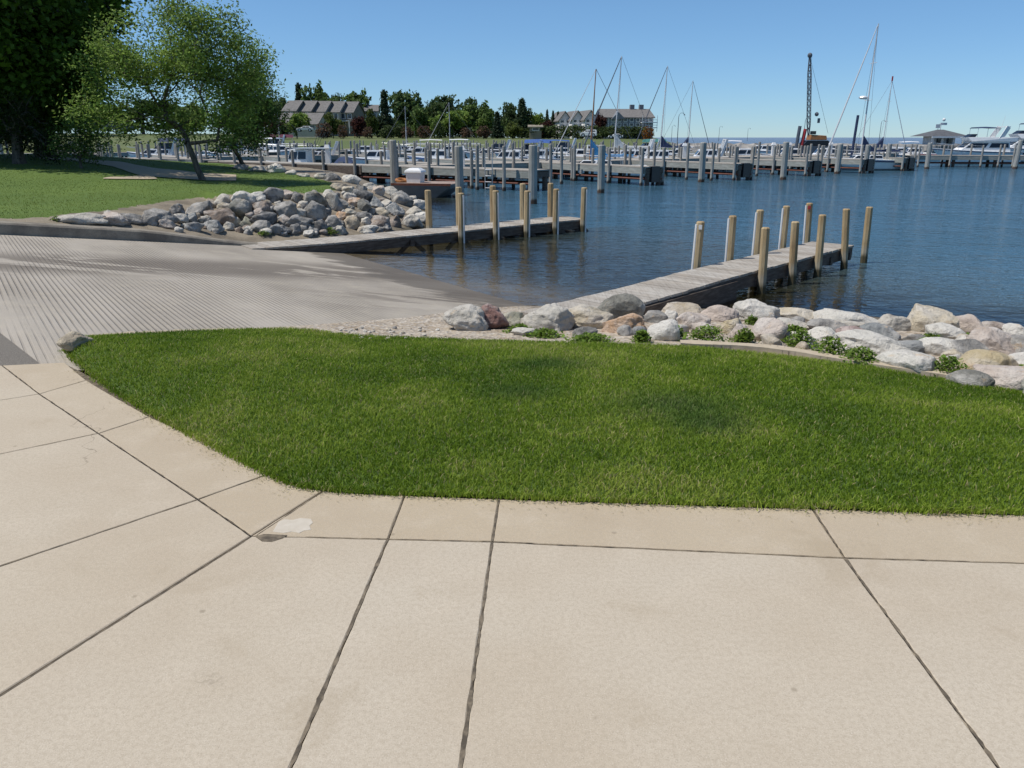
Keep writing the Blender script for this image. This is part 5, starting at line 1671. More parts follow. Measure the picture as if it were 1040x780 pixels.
def big(o, w, h, hr, depth, ro):
    mb = MB()
    for x in (w * .17, w * .36): mb.box((x, depth * .5, hr + .35), (1.0, 1.0, 1.5))
    mb.build('chimney', M['wall_grey'], ro)
    for z in (h * .30, h * .66):
        mb = MB()
        mb.box((w / 2 - 1.2, -.9, z), (3.6, 1.8, .18))
        mb.box((w / 2 - 1.2, -1.75, z + .55), (3.6, .06, .10))
        for x in (-2.9, -1.2, .5): mb.box((w / 2 + x, -1.75, z + .3), (.10, .08, 2.4 if x != -1.2 else .6))
        mb.build('balcony', M['trim'], o)
    mb = MB()
    x0 = -w * .22
    q = [(x0 - 1.6, -.9, h - .3), (x0, -.9, h + 1.2), (x0 + 1.6, -.9, h - .3)]
    mb.loft([q, [(p[0], 3.5, p[2]) for p in q]])
    mb.build('dormer', M['wall_grey'], o)
house('condominium', 613, 664, 119.5, 110.5, 134, 190, 12, R(4), 'wall_grey', 'roof', 'big slate-grey condominium block with white balconies', None, 'side', (8, 3), big)
house('shed', 538, 550, 129.3, 127.6, 133.5, 164, 4, R(0), 'wall_tan', 'wall_tan', 'small pale flat-roofed shelter before the dark hedge', None, 'side', (1, 1), cat='shed')

# ================================================================== THE MARINA
ZD = 0.15                                     # deck height of the grey docks
post_protos = {}
def post_mesh(rad, n_=10):
    if rad in post_protos: return post_protos[rad]
    mb = MB()
    mb.tube([(0, 0, -2.4), (0, 0, 0), (0, 0, .97), (0, 0, 1.0)], [rad * 1.05, rad, rad * .97, rad * .8], n_)
    post_protos[rad] = mb.mesh('post', smooth=False)
    post_protos[rad].materials.append(M['grey_pile'] if rad < .14 else M['big_pile'])
    return post_protos[rad]
def add_post(parent, loc, ztop, rad, name='post', rel=None):
    """a post with its waterline at loc; parent given: a part of that dock"""
    o = bpy.data.objects.new(name, post_mesh(rad))
    l_ = Vector((loc[0], loc[1], 0 if parent is None else 0))
    if parent is not None:
        o.parent = parent
        o.location = l_ - Vector(parent.location)
    else: o.location = l_
    o.scale = (1, 1, max(ztop, .05))
    o.rotation_euler = (rk.uniform(-.012, .012), rk.uniform(-.012, .012), rk.uniform(0, 1))
    col.objects.link(o)
    return o
def grey_dock(name, label, a, b, width, group=None, posts=(), zd=ZD, rust=True, fascia='dock_grey', bents=3.0, skirt=0.30, cat='dock'):
    a, b = Vector((a[0], a[1], 0)), Vector((b[0], b[1], 0))
    root = empty(name, a, 0, label, cat, group)
    d = b - a
    L = d.length
    t = d.normalized()
    s_ = Vector((t.y, -t.x, 0))
    mb = MB()
    mb.beam((0, 0, zd - .03), tuple(d + Vector((0, 0, zd - .03))), width, .06)
    mb.build('deck', M['deck'], root)
    for sg in (-1, 1):
        mb = MB()
        o_ = s_ * sg * (width / 2 - .04) + Vector((0, 0, zd - .06 - skirt / 2 - .003))
        mb.beam(o_, d + o_, .07, skirt)
        mb.build('fascia', M[fascia], root)
    m = max(2, int(L / bents))
    for i in range(m + 1):
        mb = MB()
        c = d * (i / m) * .98 + d * .01
        for sg in (-1, 1): mb.tube([c + s_ * sg * (width / 2 - .25) + Vector((0, 0, -2.5)), c + s_ * sg * (width / 2 - .25) + Vector((0, 0, zd - .1))], .13, 8)
        mb.beam(c - s_ * width * .48 + Vector((0, 0, zd - .22)), c + s_ * width * .48 + Vector((0, 0, zd - .22)), .2, .24)
        mb.build('pier_bent', M['timber'], root)
    if rust:
        mb = MB()
        for sg in (-1, 1):
            mb.tube([s_ * sg * (width / 2 - .1) + Vector((0, 0, -.47)), d + s_ * sg * (width / 2 - .1) + Vector((0, 0, -.47))], .055, 6)
        mb.build('tie_pipe', M['rust'], root)
    for f, sg, zt, rad in posts:
        p = a + d * f + s_ * sg * (width / 2 + rad + .01)
        add_post(root, (p.x, p.y), zt, rad)
    return root
def regular(L, step, zt, rad=.085, both=True, jit=.08, f0=.02):
    out = []
    m = int(L / step)
    for i in range(m + 1):
        for sg in ((-1, 1) if both else (1,)):
            out.append((min(.99, max(.01, f0 + (1 - 2 * f0) * i / max(1, m) + rk.uniform(-jit, jit) / max(1, m))), sg, zt + rk.uniform(-.08, .08), rad))
    return out
E1, E2 = Vector((.77, .64)).normalized(), Vector((.55, -.835)).normalized()
# gangway dock from the peninsula out to the harbour
D1a, D1b = Vector((-19.2, 53.7)), Vector((1.3, 38.3))
d1 = grey_dock('marina_dock', 'long grey dock running from the peninsula out to the ladder, nearest to the ramp', D1a, D1a.lerp(D1b, .56), 1.7, 'grey marina docks', regular(14, 2.6, .95)[2:], fascia='timber', skirt=.42)
d1e = grey_dock('marina_dock', 'grey dock end with the ladder and a large pile at its corner', D1a.lerp(D1b, .563), D1b, 1.7, 'grey marina docks', [(.25, 1, 1.0, .085), (.45, 1, 1.0, .085), (.7, 1, 1.0, .085), (.2, -1, 1.0, .085), (.5, -1, 1.0, .085), (.8, -1, 1.0, .085), (.93, -1, .95, .085)])
mb = MB()
lq = D1a.lerp(D1b, .91) - D1a.lerp(D1b, .563)
tt = (D1b - D1a).normalized()
sv = Vector((tt.y, -tt.x))
if sv.y > 0: sv = -sv
for k in (-.22, .22): mb.tube([(lq.x + tt.x * k + sv.x * .95, lq.y + tt.y * k + sv.y * .95, -1.2), (lq.x + tt.x * k + sv.x * .95, lq.y + tt.y * k + sv.y * .95, .95)], .028, 6)
for z in np.arange(-1.0, .2, .28): mb.tube([(lq.x - tt.x * .22 + sv.x * .95, lq.y - tt.y * .22 + sv.y * .95, z), (lq.x + tt.x * .22 + sv.x * .95, lq.y + tt.y * .22 + sv.y * .95, z)], .022, 6)
mb.build('ladder', M['alu'], d1e)
# main walkway and its fingers
W0 = Vector((-6.2, 44.4))
def wk(k): return W0 + E1 * k
grey_dock('marina_walkway', 'main grey walkway behind the finger docks, with thin posts along both sides', wk(0.8), wk(56), 2.0, 'marina walkways', regular(55, 3.4, 1.0))
ends = [(7.4, 42.4, 'grey finger dock nearest the two blue-covered boats, ending at two posts'), (13.6, 47.6, 'grey finger dock ending below the hook-shaped lamp of the breakwater'), (19.6, 52.8, 'grey finger dock ending in front of the crane'), (24.9, 57.0, 'grey finger dock ending beside the tall-masted sailboat'), (29.8, 61.2, 'grey finger dock right of the tall-masted sailboat')]
for i, (x, y, lab) in enumerate(ends):
    e = Vector((x, y))
    k = (e - W0).dot(Vector((-E2.y, E2.x)) ) / E1.dot(Vector((-E2.y, E2.x)))
    st_ = wk(k)
    st_ = st_ + (e - st_).normalized() * 1.05
    fd = grey_dock('finger_dock', lab, st_, e, 1.3, 'finger docks toward the ramp', [(.35, 1, 1.0, .085), (.7, 1, 1.05, .085), (.35, -1, 1.0, .085), (.7, -1, 1.0, .085), (.985, 1, 1.1, .085), (.985, -1, 1.1, .085)])
    mb = MB()
    dv = (e - st_)
    mb.box((dv.x * 1.0, dv.y * 1.0, ZD - .38), (.55, .25, .80), rz=math.atan2(dv.y, dv.x) + math.pi / 2)
    mb.build('bumper', M['black'], fd)
    # outward fingers on the other side of the walkway
    s2 = wk(k + 2.5) - E2 * 1.05
    grey_dock('finger_dock', 'grey finger dock on the far side of the main walkway', s2, s2 - E2 * 9.5, 1.2, 'finger docks on the far side of the main walkway', [(.35, 1, 1.0, .08), (.35, -1, 1.0, .08), (.98, 1, 1.1, .08), (.98, -1, 1.1, .08)], rust=False)
for k in (3.5, 8.5):
    s2 = wk(k) - E2 * 1.05
    grey_dock('finger_dock', 'grey finger dock on the far side of the main walkway', s2, s2 - E2 * 9.5, 1.2, 'finger docks on the far side of the main walkway', [(.35, 1, 1.0, .08), (.35, -1, 1.0, .08), (.98, 1, 1.1, .08), (.98, -1, 1.1, .08)], rust=False)
# the dock along the right edge
grey_dock('marina_dock', 'long grey dock at the right edge in front of the white motor yachts', (34.0, 70.5), (60.0, 66.0), 2.0, 'grey marina docks', regular(26, 2.5, 1.0))
# second and third walkway
def far_walk(off, k0, k1, lab, fin, step, zt, flab):
    a = W0 + E1 * k0 - E2 * off
    b = W0 + E1 * k1 - E2 * off
    grey_dock('marina_walkway', lab, a, b, 2.0, 'marina walkways', regular((b - a).length, step, zt), rust=False)
    n_ = int((b - a).length / fin)
    for i in range(n_ + 1):
        p = a.lerp(b, (i + .5) / (n_ + 1))
        for sg in (-1, 1):
            s2 = p + E2 * sg * 1.05
            grey_dock('finger_dock', flab, s2, s2 + E2 * sg * 8.5, 1.1, flab.replace('grey finger dock', 'finger docks'), [(.5, 1, zt, .08), (.5, -1, zt, .08), (.98, 1, zt, .08), (.98, -1, zt, .08)], rust=False)
far_walk(27, -16, 52, 'second grey walkway of the marina, farther out', 7.5, 3.2, 1.12, 'grey finger dock on the second marina walkway')
far_walk(52, -22, 60, 'third and farthest grey walkway below the far shore', 9.0, 3.2, 1.22, 'grey finger dock on the farthest marina walkway')
# shore-side dock behind the trees
grey_dock('marina_dock', 'grey dock along the shore behind the feathery tree', (-36, 61.5), (-21, 57.5), 1.8, 'grey marina docks', regular(16, 1.7, 1.15), rust=False)

# piles and mooring posts standing free in the water
for px, yw, yt, lab in [(401, 197, 142, 'pale large pile at the water beside the riprap and the work barge'), (467, 206, 148, 'large grey pile right of the work barge'), (541, 207, 147, 'large grey pile at the corner by the dock ladder'), (610, 196, 147, 'thickest large pile in front of the white sailboat hull'),
                        (712, 185, 144.5, 'large pile left of the crane, first of the pair'), (795, 182.5, 144, 'large pile just left of the crane'), (850, 176.5, 146, 'large pile right of the crane, nearest to it'), (878.5, 174, 147, 'large pile below the tall mast of the sailboat'), (900, 173, 146, 'large pile before the sailboat with the navy cover'),
                        (941, 171.5, 145, 'large pile left of the white motor yachts'), (976, 160, 142.5, 'large pile beside the yacht bow'), (993, 159, 142.5, 'large pile between the yacht windows'), (1031, 171.5, 142, 'large tilted pile at the right edge before the yachts')]:
    g = G(px, yw, WATER)
    o = add_post(None, (g.x, g.y), atY(px, yt, g.y).z, .165 if yw > 190 else .185, 'mooring_pile')
    if px > 1000: o.rotation_euler.y += .05
    tag(o, lab, 'pile', 'large mooring piles')
for px, yw, yt, lab in [(485, 193, 147, 'thin post left of the dock ladder, in front of the grey dock end'), (512, 194, 148, 'thin post in front of the grey dock, left of the ladder'), (559, 190, 146, 'thin post right of the ladder pile'), (438, 184, 145, 'thin post behind the work barge'), (461, 184, 144, 'thin post behind the work barge\'s right end'),
                        (583, 184, 147, 'thin post left of the thickest pile'), (590, 190, 172, 'short dark stub post in the water left of the thickest pile'), (634, 185, 147, 'thin post right of the thickest pile'), (663, 187, 145, 'thin post at the end of the first finger dock'), (697, 182.5, 145, 'thin post left of the large pile by the second finger dock'),
                        (722.5, 183.5, 145, 'thin post right of the large pile by the second finger dock'), (768.5, 179, 144, 'thin post with a pale foot between two finger dock ends'), (821, 177.5, 146, 'thin post with a pale foot below the crane'), (829, 175, 147, 'thin post right of the pale-footed post below the crane'), (570, 187, 148, 'thin post before the white sedan boat'), (1013, 170, 147, 'thin post left of the tilted pile at the right edge')]:
    g = G(px, yw, WATER)
    tag(add_post(None, (g.x, g.y), atY(px, yt, g.y).z, .085, 'mooring_post'), lab, 'post', 'thin mooring posts')

# ================================================================== BOATS
def hull_rings(L, B, free, bowrise=.35, flare=.86, draft=.35, rake=.10, n_=13):
    rings = []
    for i in range(n_):
        t = i / (n_ - 1)
        hb = B / 2 * (1 - max(0, (t - .42) / .58) ** 2.3) * (.90 + .10 * min(1, t / .3))
        hb = max(hb, .02)
        sh = free * (1 + bowrise * t * t)
        x = -L / 2 + L * t
        xc = x - L * rake * max(0, (t - .5) / .5) ** 2 * .9
        ch = .18 * free
        kd = -draft * (1 - .8 * max(0, (t - .6) / .4) ** 2)
        rings.append([(x, -hb, sh), (xc, -hb * flare, ch), (xc - L * .01, 0, kd), (xc, hb * flare, ch), (x, hb, sh), (x, hb * .6, sh + .035), (x, -hb * .6, sh + .035)])
    return rings
def boat_root(name, loc, rz, label, group, cat='boat'):
    o = empty(name, (loc[0], loc[1], WATER), rz, label, cat, group)
    if name != 'sailboat': o.scale = (.70, .70, .70)
    if name == 'fishing_boat': o.scale = (.9, .9, .9)
    return o
def hull(o, L, B, free, mat='white', stripe=None, **kw):
    mb = MB()
    r = hull_rings(L, B, free, **kw)
    mb.loft(r)
    h = mb.build('hull', M[mat], o)
    if stripe:
        mb = MB()
        for sg in (0, 4):
            sgn = -1 if sg == 0 else 1
            for i in range(len(r) - 1):
                a, b = Vector(r[i][sg]), Vector(r[i + 1][sg])
                mb.beam(a + Vector((0, sgn * .015, -.12)), b + Vector((0, sgn * .015, -.12)), .03, .09)
        mb.build('rub_rail', M[stripe], h)
    return h
def cabin_block(o, x0, x1, w, z0, z1, rf=.5, rb=.1, mat='white', glass=True, name='cabin', top=.86):
    """raked cabin: x0 aft, x1 forward"""
    mb = MB()
    lo_ = [(x0, -w / 2, z0), (x1, -w / 2 * .8, z0), (x1, w / 2 * .8, z0), (x0, w / 2, z0)]
    hi_ = [(x0 + rb, -w / 2 * top, z1), (x1 - rf, -w / 2 * top * .8, z1), (x1 - rf, w / 2 * top * .8, z1), (x0 + rb, w / 2 * top, z1)]
    mb.loft([lo_, hi_])
    c = mb.build(name, M[mat], o, bevel=.03)
    if glass:
        f0, f1 = .42, .85
        def at(i, f, e=.012):
            p = Vector(lo_[i]).lerp(Vector(hi_[i]), f)
            q = Vector(((x0 + x1) / 2, 0, p.z))
            return p + (p - q).normalized() * e
        for a, b in ((0, 1), (1, 2), (2, 3)):
            m = 1 if a == 1 else 2
            for s_ in range(m):
                u0, u1 = (s_ + .08) / m, (s_ + .92) / m
                q = [at(a, f0).lerp(at(b, f0), u0), at(a, f0).lerp(at(b, f0), u1), at(a, f1).lerp(at(b, f1), u1), at(a, f1).lerp(at(b, f1), u0)]
                nrm = (q[1] - q[0]).cross(q[3] - q[0]).normalized() * .02
                g = MB()
                g.loft([[p - nrm for p in q], [p + nrm for p in q]])
                g.build('window', M['glass'], c)
    return c
def canopy(o, x0, x1, w, z, mat, h=.12, posts=True, name='canopy', zb=.6):
    mb = MB()
    mb.loft([[(x0, -w / 2, z - h), (x0, w / 2, z - h), (x0, w * .3, z), (x0, -w * .3, z)], [((x0 + x1) / 2, -w / 2, z - h + .07), ((x0 + x1) / 2, w / 2, z - h + .07), ((x0 + x1) / 2, w * .3, z + .07), ((x0 + x1) / 2, -w * .3, z + .07)], [(x1, -w / 2, z - h), (x1, w / 2, z - h), (x1, w * .3, z), (x1, -w * .3, z)]])
    c = mb.build(name, M[mat], o)
    if posts:
        for x in (x0 + .1, x1 - .1):
            for y in (-w / 2 + .05, w / 2 - .05):
                mb = MB()
                mb.tube([(x, y, zb), (x, y, z - h + .03)], .025, 6)
                mb.build('canopy_pole', M['alu'], o)
    return c
def arch(o, x, w, z0, z1, mat='white', lean=-.7, th=.16):
    mb = MB()
    for sg in (-1, 1): mb.beam((x, sg * w / 2, z0), (x + lean, sg * w / 2 * .85, z1), .08, th * 1.8)
    mb.beam((x + lean, -w / 2 * .87, z1), (x + lean, w / 2 * .87, z1), th * 1.5, .10)
    return mb.build('radar_arch', M[mat], o)
def outboard(o, x, z):
    mb = MB()
    mb.loft([[(x - .25, -.16, z), (x + .15, -.16, z), (x + .15, .16, z), (x - .25, .16, z)], [(x - .35, -.19, z + .35), (x + .15, -.19, z + .35), (x + .15, .19, z + .35), (x - .35, .19, z + .35)], [(x - .25, -.13, z + .55), (x + .08, -.13, z + .55), (x + .08, .13, z + .55), (x - .25, .13, z + .55)]])
    mb.box((x - .05, 0, z - .35), (.16, .10, .75))
    return mb.build('outboard_motor', M['steel'], o)
def runabout(loc, rz, label, L=6.5, top=None, mat='white', stripe='navy', arch_=False, cab=True, group='motor boats at the docks', cover=None):
    o = boat_root('motor_boat', loc, rz, label, group)
    B, f = L * .34, L * .13
    hull(o, L, B, f, mat, stripe)
    if cover:
        mb = MB()
        rs = []
        for i in range(7):
            t = i / 6
            x = -L * .47 + L * .82 * t
            w_ = B * .97 * (1 - max(0, (t - .5) / .5) ** 2 * .6)
            hh = f + .08 + (.55 * math.sin(math.pi * min(1, t * 1.2 + .05)) if t < .85 else .08)
            rs.append([(x, -w_ / 2, f * (1 + .25 * t * t)), (x, -w_ * .25, hh + .2), (x, 0, hh + .28), (x, w_ * .25, hh + .2), (x, w_ / 2, f * (1 + .25 * t * t))])
        mb.loft(rs)
        mb.build('boat_cover', M[cover], o)
    else:
        if cab: cabin_block(o, -L * .08, L * .26, B * .74, f, f + L * .13, L * .1, 0)
        mb = MB()
        mb.box((-L * .25, 0, f + .10), (L * .12, B * .6, .3))
        mb.build('seat', M['offwhite'], o)
    if top: canopy(o, -L * .3, L * .1, B * .8, f + L * .26, top, zb=f)
    if arch_: arch(o, -L * .12, B * .85, f, f + L * .27)
    outboard(o, -L * .5 - .05, f * .55)
    return o
def cruiser(loc, rz, label, L=9.5, canvas='navy', group='cabin cruisers', arch_=True, mat='white'):
    o = boat_root('cabin_cruiser', loc, rz, label, group)
    B, f = L * .33, L * .125
    hull(o, L, B, f, mat, 'navy', bowrise=.5)
    cabin_block(o, -L * .12, L * .33, B * .74, f, f + L * .10, L * .14, 0)
    cabin_block(o, -L * .14, L * .10, B * .66, f + L * .10, f + L * .18, L * .09, .05, name='windscreen', mat='glass', glass=False)
    if canvas: canopy(o, -L * .36, L * .02, B * .76, f + L * .245, canvas, h=L * .05, zb=f)
    if arch_: arch(o, -L * .14, B * .84, f, f + L * .24, lean=-.8)
    mb = MB()
    for sg in (-1, 1): mb.tube([(L * .05, sg * B * .40, f * 1.1), (L * .07, sg * B * .40, f * 1.1 + .6), (L * .35, sg * B * .22, f * 1.35 + .62), (L * .49, sg * .05, f * 1.5 + .6)], .02, 5)
    mb.build('bow_rail', M['alu'], o)
    return o
def sailboat(loc, rz, label, L, mast_h, mast='mastw', cover='navy', jib='mastw', jib_r=.05, lean=0.0, group='sailboats', hullmat='white', radar=False, tipcol=None, back=True):
    o = boat_root('sailboat', loc, rz, label, group, 'sailboat')
    B, f = L * .30, L * .11
    hull(o, L, B, f, hullmat, 'navy', bowrise=.3, rake=.2)
    cabin_block(o, -L * .15, L * .22, B * .6, f, f + L * .055, L * .08, .1)
    mx = L * .08
    top = Vector((mx - lean, 0, mast_h))
    mb = MB()
    mb.tube([(mx, 0, f), top], [.055 * mast_h / 12 + .015, .036 * mast_h / 12 + .010], 8)
    for fz_ in (.45, .72):
        c = Vector((mx, 0, f)).lerp(top, fz_)
        mb.tube([c + Vector((0, -B * .28, 0)), c + Vector((0, B * .28, 0))], .018, 5)
    m_ = mb.build('mast', M[mast], o)
    if tipcol:
        mb = MB()
        mb.box(top + Vector((0, 0, .2)), (.12, .12, .5))
        mb.build('mast_tip', M[tipcol], m_)
    if radar:
        mb = MB()
        c = Vector((mx, 0, f)).lerp(top, .47) + Vector((.4, 0, 0))
        mb.ball(c, (.32, .32, .13), 12, 6)
        mb.box(c + Vector((-.25, 0, -.1)), (.4, .08, .06))
        mb.build('radar_dome', M['white'], m_)
    mb = MB()
    mb.tube([(mx - .05, 0, f + L * .10), (-L * .40, 0, f + L * .095)], .055, 6)
    b_ = mb.build('boom', M[mast], o)
    if cover:
        mb = MB()
        rs = []
        for i in range(6):
            t = i / 5
            x = mx - .03 - (L * .44) * t
            hh = L * .13 * max(0, 1 - t * 2.2) ** 2 + .12
            z = f + L * .10 - .08
            rs.append([(x, -.14, z), (x, .14, z), (x, .10, z + hh), (x, 0, z + hh * 1.25), (x, -.10, z + hh)])
        mb.loft(rs)
        mb.build('sail_cover', M[cover], b_)
    mb = MB()
    mb.tube([(L * .485, 0, f * 1.3), Vector((L * .485, 0, f * 1.3)).lerp(top, .5), Vector((L * .485, 0, f * 1.3)).lerp(top, .985)], [jib_r * .65, jib_r * .5, jib_r * .3], 6)
    mb.build('furled_jib', M[jib], o)
    mb = MB()
    if back: mb.tube([(-L * .48, 0, f), top], .012, 4)
    for sg in (-1, 1): mb.tube([(mx - .1, sg * B * .46, f), Vector((mx, 0, f)).lerp(top, .96)], .010, 4)
    mb.build('rigging', M['steel'], o)
    mb = MB()
    for sg in (-1, 1):
        mb.tube([(-L * .47, sg * B * .38, f + .6), (0, sg * B * .48, f + .62), (L * .47, sg * .06, f * 1.3 + .6)], .014, 4)
        for x in (-.45, -.25, 0, .22, .4):
            y = B * (.46 if x < .1 else .36 if x < .3 else .16) * sg
            mb.tube([(L * x, y, f), (L * x, y, f + .62)], .014, 4)
    mb.build('lifeline', M['alu'], o)
    return o
def at(px, Y): 
    p = atY(px, 150, Y)
    return (p.x, p.y)
rt = math.atan2(E2.y, E2.x)                     # boats lie in the slips, along the fingers
# fishing boat with a pilothouse on the gangway dock
o = boat_root('fishing_boat', at(306, 53.5), R(172), 'white fishing boat with an open-backed pilothouse beside the grey gangway dock', None)
hull(o, 5.6, 1.9, .75, 'white', 'navy')
cabin_block(o, -.6, 1.0, 1.5, .7, 1.85, .35, 0)
mb = MB()
mb.box((-.9, 0, 1.92), (2.4, 1.7, .08))
for y in (-.72, .72): mb.tube([(-1.9, y, .75), (-1.9, y, 1.9)], .03, 6)
mb.build('hardtop', M['white'], o)
mb = MB()
for y in (-.5, 0, .5): mb.tube([(-1.0, y, 1.9), (-1.6, y, 3.0)], .014, 4)
mb.build('fishing_rod', M['black'], o)
outboard(o, -2.85, .45)
runabout(at(281, 92), rt + .2, 'white hardtop boat behind the pilothouse fishing boat', 8.5, 'white', arch_=False)
cruiser(at(276, 104), R(200), 'cabin cruiser under a maroon canvas enclosure at the far left docks', 10.5, 'maroon')
cruiser(at(327, 72), R(190), 'white cruiser with a white radar arch left of the covered workboat', 8, None)
runabout(at(352, 58), R(-60), 'boat under a dark grey-blue canvas at the gangway dock', 5.2, None, cover='navy', arch_=False)
runabout(at(432, 82), R(185), 'white open boat with a pale canopy frame behind the work barge', 8, 'offwhite')
cruiser(at(503, 78), R(175), 'white cruiser with a slanted white arch left of the blue-canopied one', 8.5, None)
cruiser(at(535, 74), R(170), 'white cruiser under a royal blue canopy', 8.5, 'royal')
cruiser(at(570, 84), R(178), 'white sedan cruiser right of the royal blue canopy', 9, None, arch_=True)
runabout(at(622, 57.5), R(10), 'small boat under a bright blue cover at the main walkway', 5.0, None, cover='blue')
runabout(at(696, 80), R(172), 'white runabout under the twin slim masts', 7.5, None)
runabout(at(738, 92), R(165), 'white runabout below the second breakwater lamp', 7.5, 'white')
runabout(at(931, 92), R(172), 'small white boat with a red stripe left of the pavilion', 7, None, stripe='red')
runabout(at(918, 100), R(178), 'white boat moored behind the navy-covered sailboat', 7, 'white')
cruiser(at(655, 88), R(188), 'white cruiser before the right end of the dark condominium', 8.5, 'teal')
runabout(at(375, 96), R(175), 'white boat on the second walkway before the maroon tree', 8, None)
runabout(at(405, 100), R(5), 'white boat on the second walkway below the big spruce', 8, None, stripe='royal')
runabout(at(462, 97), R(175), 'white boat on the second walkway below the pale green dome tree', 8, 'white')
runabout(at(600, 108), R(0), 'white boat on the farthest docks beneath the white van', 8, None)
runabout(at(776, 104), R(170), 'white boat at the farthest docks left of the crane', 8, None)
cruiser(at(236, 78), R(170), 'white cruiser seen between the two leaning trunks', 9, None)
cruiser(at(165, 74), R(185), 'white cruiser behind the feathery tree, left of its trunk', 9, 'navy')
runabout(at(205, 66), R(-65), 'white boat directly behind the feathery tree\'s trunk', 6, None)
for i, (px, Y, r_, lab, kw) in enumerate([
    (388, 63, 178, 'white boat moored left of the thin posts behind the work barge', {}), (448, 66, 172, 'white boat behind the dock beyond the barge\'s right end', dict(stripe='royal')), (522, 62, 176, 'white boat directly behind the dock ladder', {}),
    (556, 66, 186, 'white boat behind the thin post right of the ladder pile', dict(top='royal')), (590, 70, 170, 'low white boat left of the wooden mast', {}), (648, 66, 178, 'white boat right of the wooden-masted sailboat', dict(arch_=True)),
    (673, 64, 174, 'white boat behind the first finger dock end', {}), (722, 68, 176, 'white boat behind the second large pile from the ladder', dict(arch_=True)), (760, 72, 184, 'white boat behind the second finger dock end', {}),
    (806, 74, 178, 'white boat behind the pile just left of the crane', {}), (842, 76, 172, 'white boat in front of the crane barge', dict(stripe='red')), (912, 80, 180, 'white boat between the two navy-covered sailboats and the pavilion', {})]):
    runabout(at(px, Y), R(r_), lab, 8.0, **kw)
# sailboats
sailboat(at(607, 52.0), R(176), 'white sailboat with a varnished wooden mast behind the thickest pile', 6.2, atY(609, 70, 52.0).z - WATER, 'wood', 'blue', lean=.25)
sailboat(at(630, 76), R(184), 'sailboat with a tall white mast before the dark condominium', 7.5, atY(637, 57, 76).z - WATER, 'mastw', 'offwhite', 'steel', .12, lean=.4)
sailboat(at(676, 84), R(182), 'sailboat with a tall mast and a dark furled jib right of the dark condominium', 7.0, atY(683, 67, 84).z - WATER, 'mastw', 'navy', 'steel', .09, lean=.3)
sailboat(at(694, 96), R(-4), 'sailboat with the shortest of the twin slim masts', 6.5, atY(692.5, 82, 96).z - WATER, 'mastw', 'navy', 'steel', .06, lean=-.1)
sailboat(at(882, 62.5), R(183), 'largest sailboat, with the tallest leaning mast, radar dome and navy sail cover', 6.8, atY(889, 24, 62.5).z - WATER, 'mastw', 'navy', 'mastw', .10, lean=.10, radar=True, back=False)
sailboat(at(891, 90), R(-4), 'sailboat with a mast with a red tip behind the navy-covered sailboat', 6.5, atY(895, 82, 90).z - WATER, 'mastw', 'navy', 'mastw', .07, lean=-.1, tipcol='red')
sailboat(at(418, 104), R(178), 'far sailboat with a short bare mast before the big spruce', 8, atY(419, 108, 104).z - WATER, 'mastw', None, 'steel', .05)
sailboat(at(462, 106), R(178), 'far sailboat with a short bare mast before the pale green dome', 8, atY(462, 104, 106).z - WATER, 'mastw', None, 'mastw', .04)
sailboat(at(290, 98), R(178), 'far sailboat with a mast in front of the low grey-roofed house', 8, atY(289, 112, 98).z - WATER, 'mastw', None, 'mastw', .05)

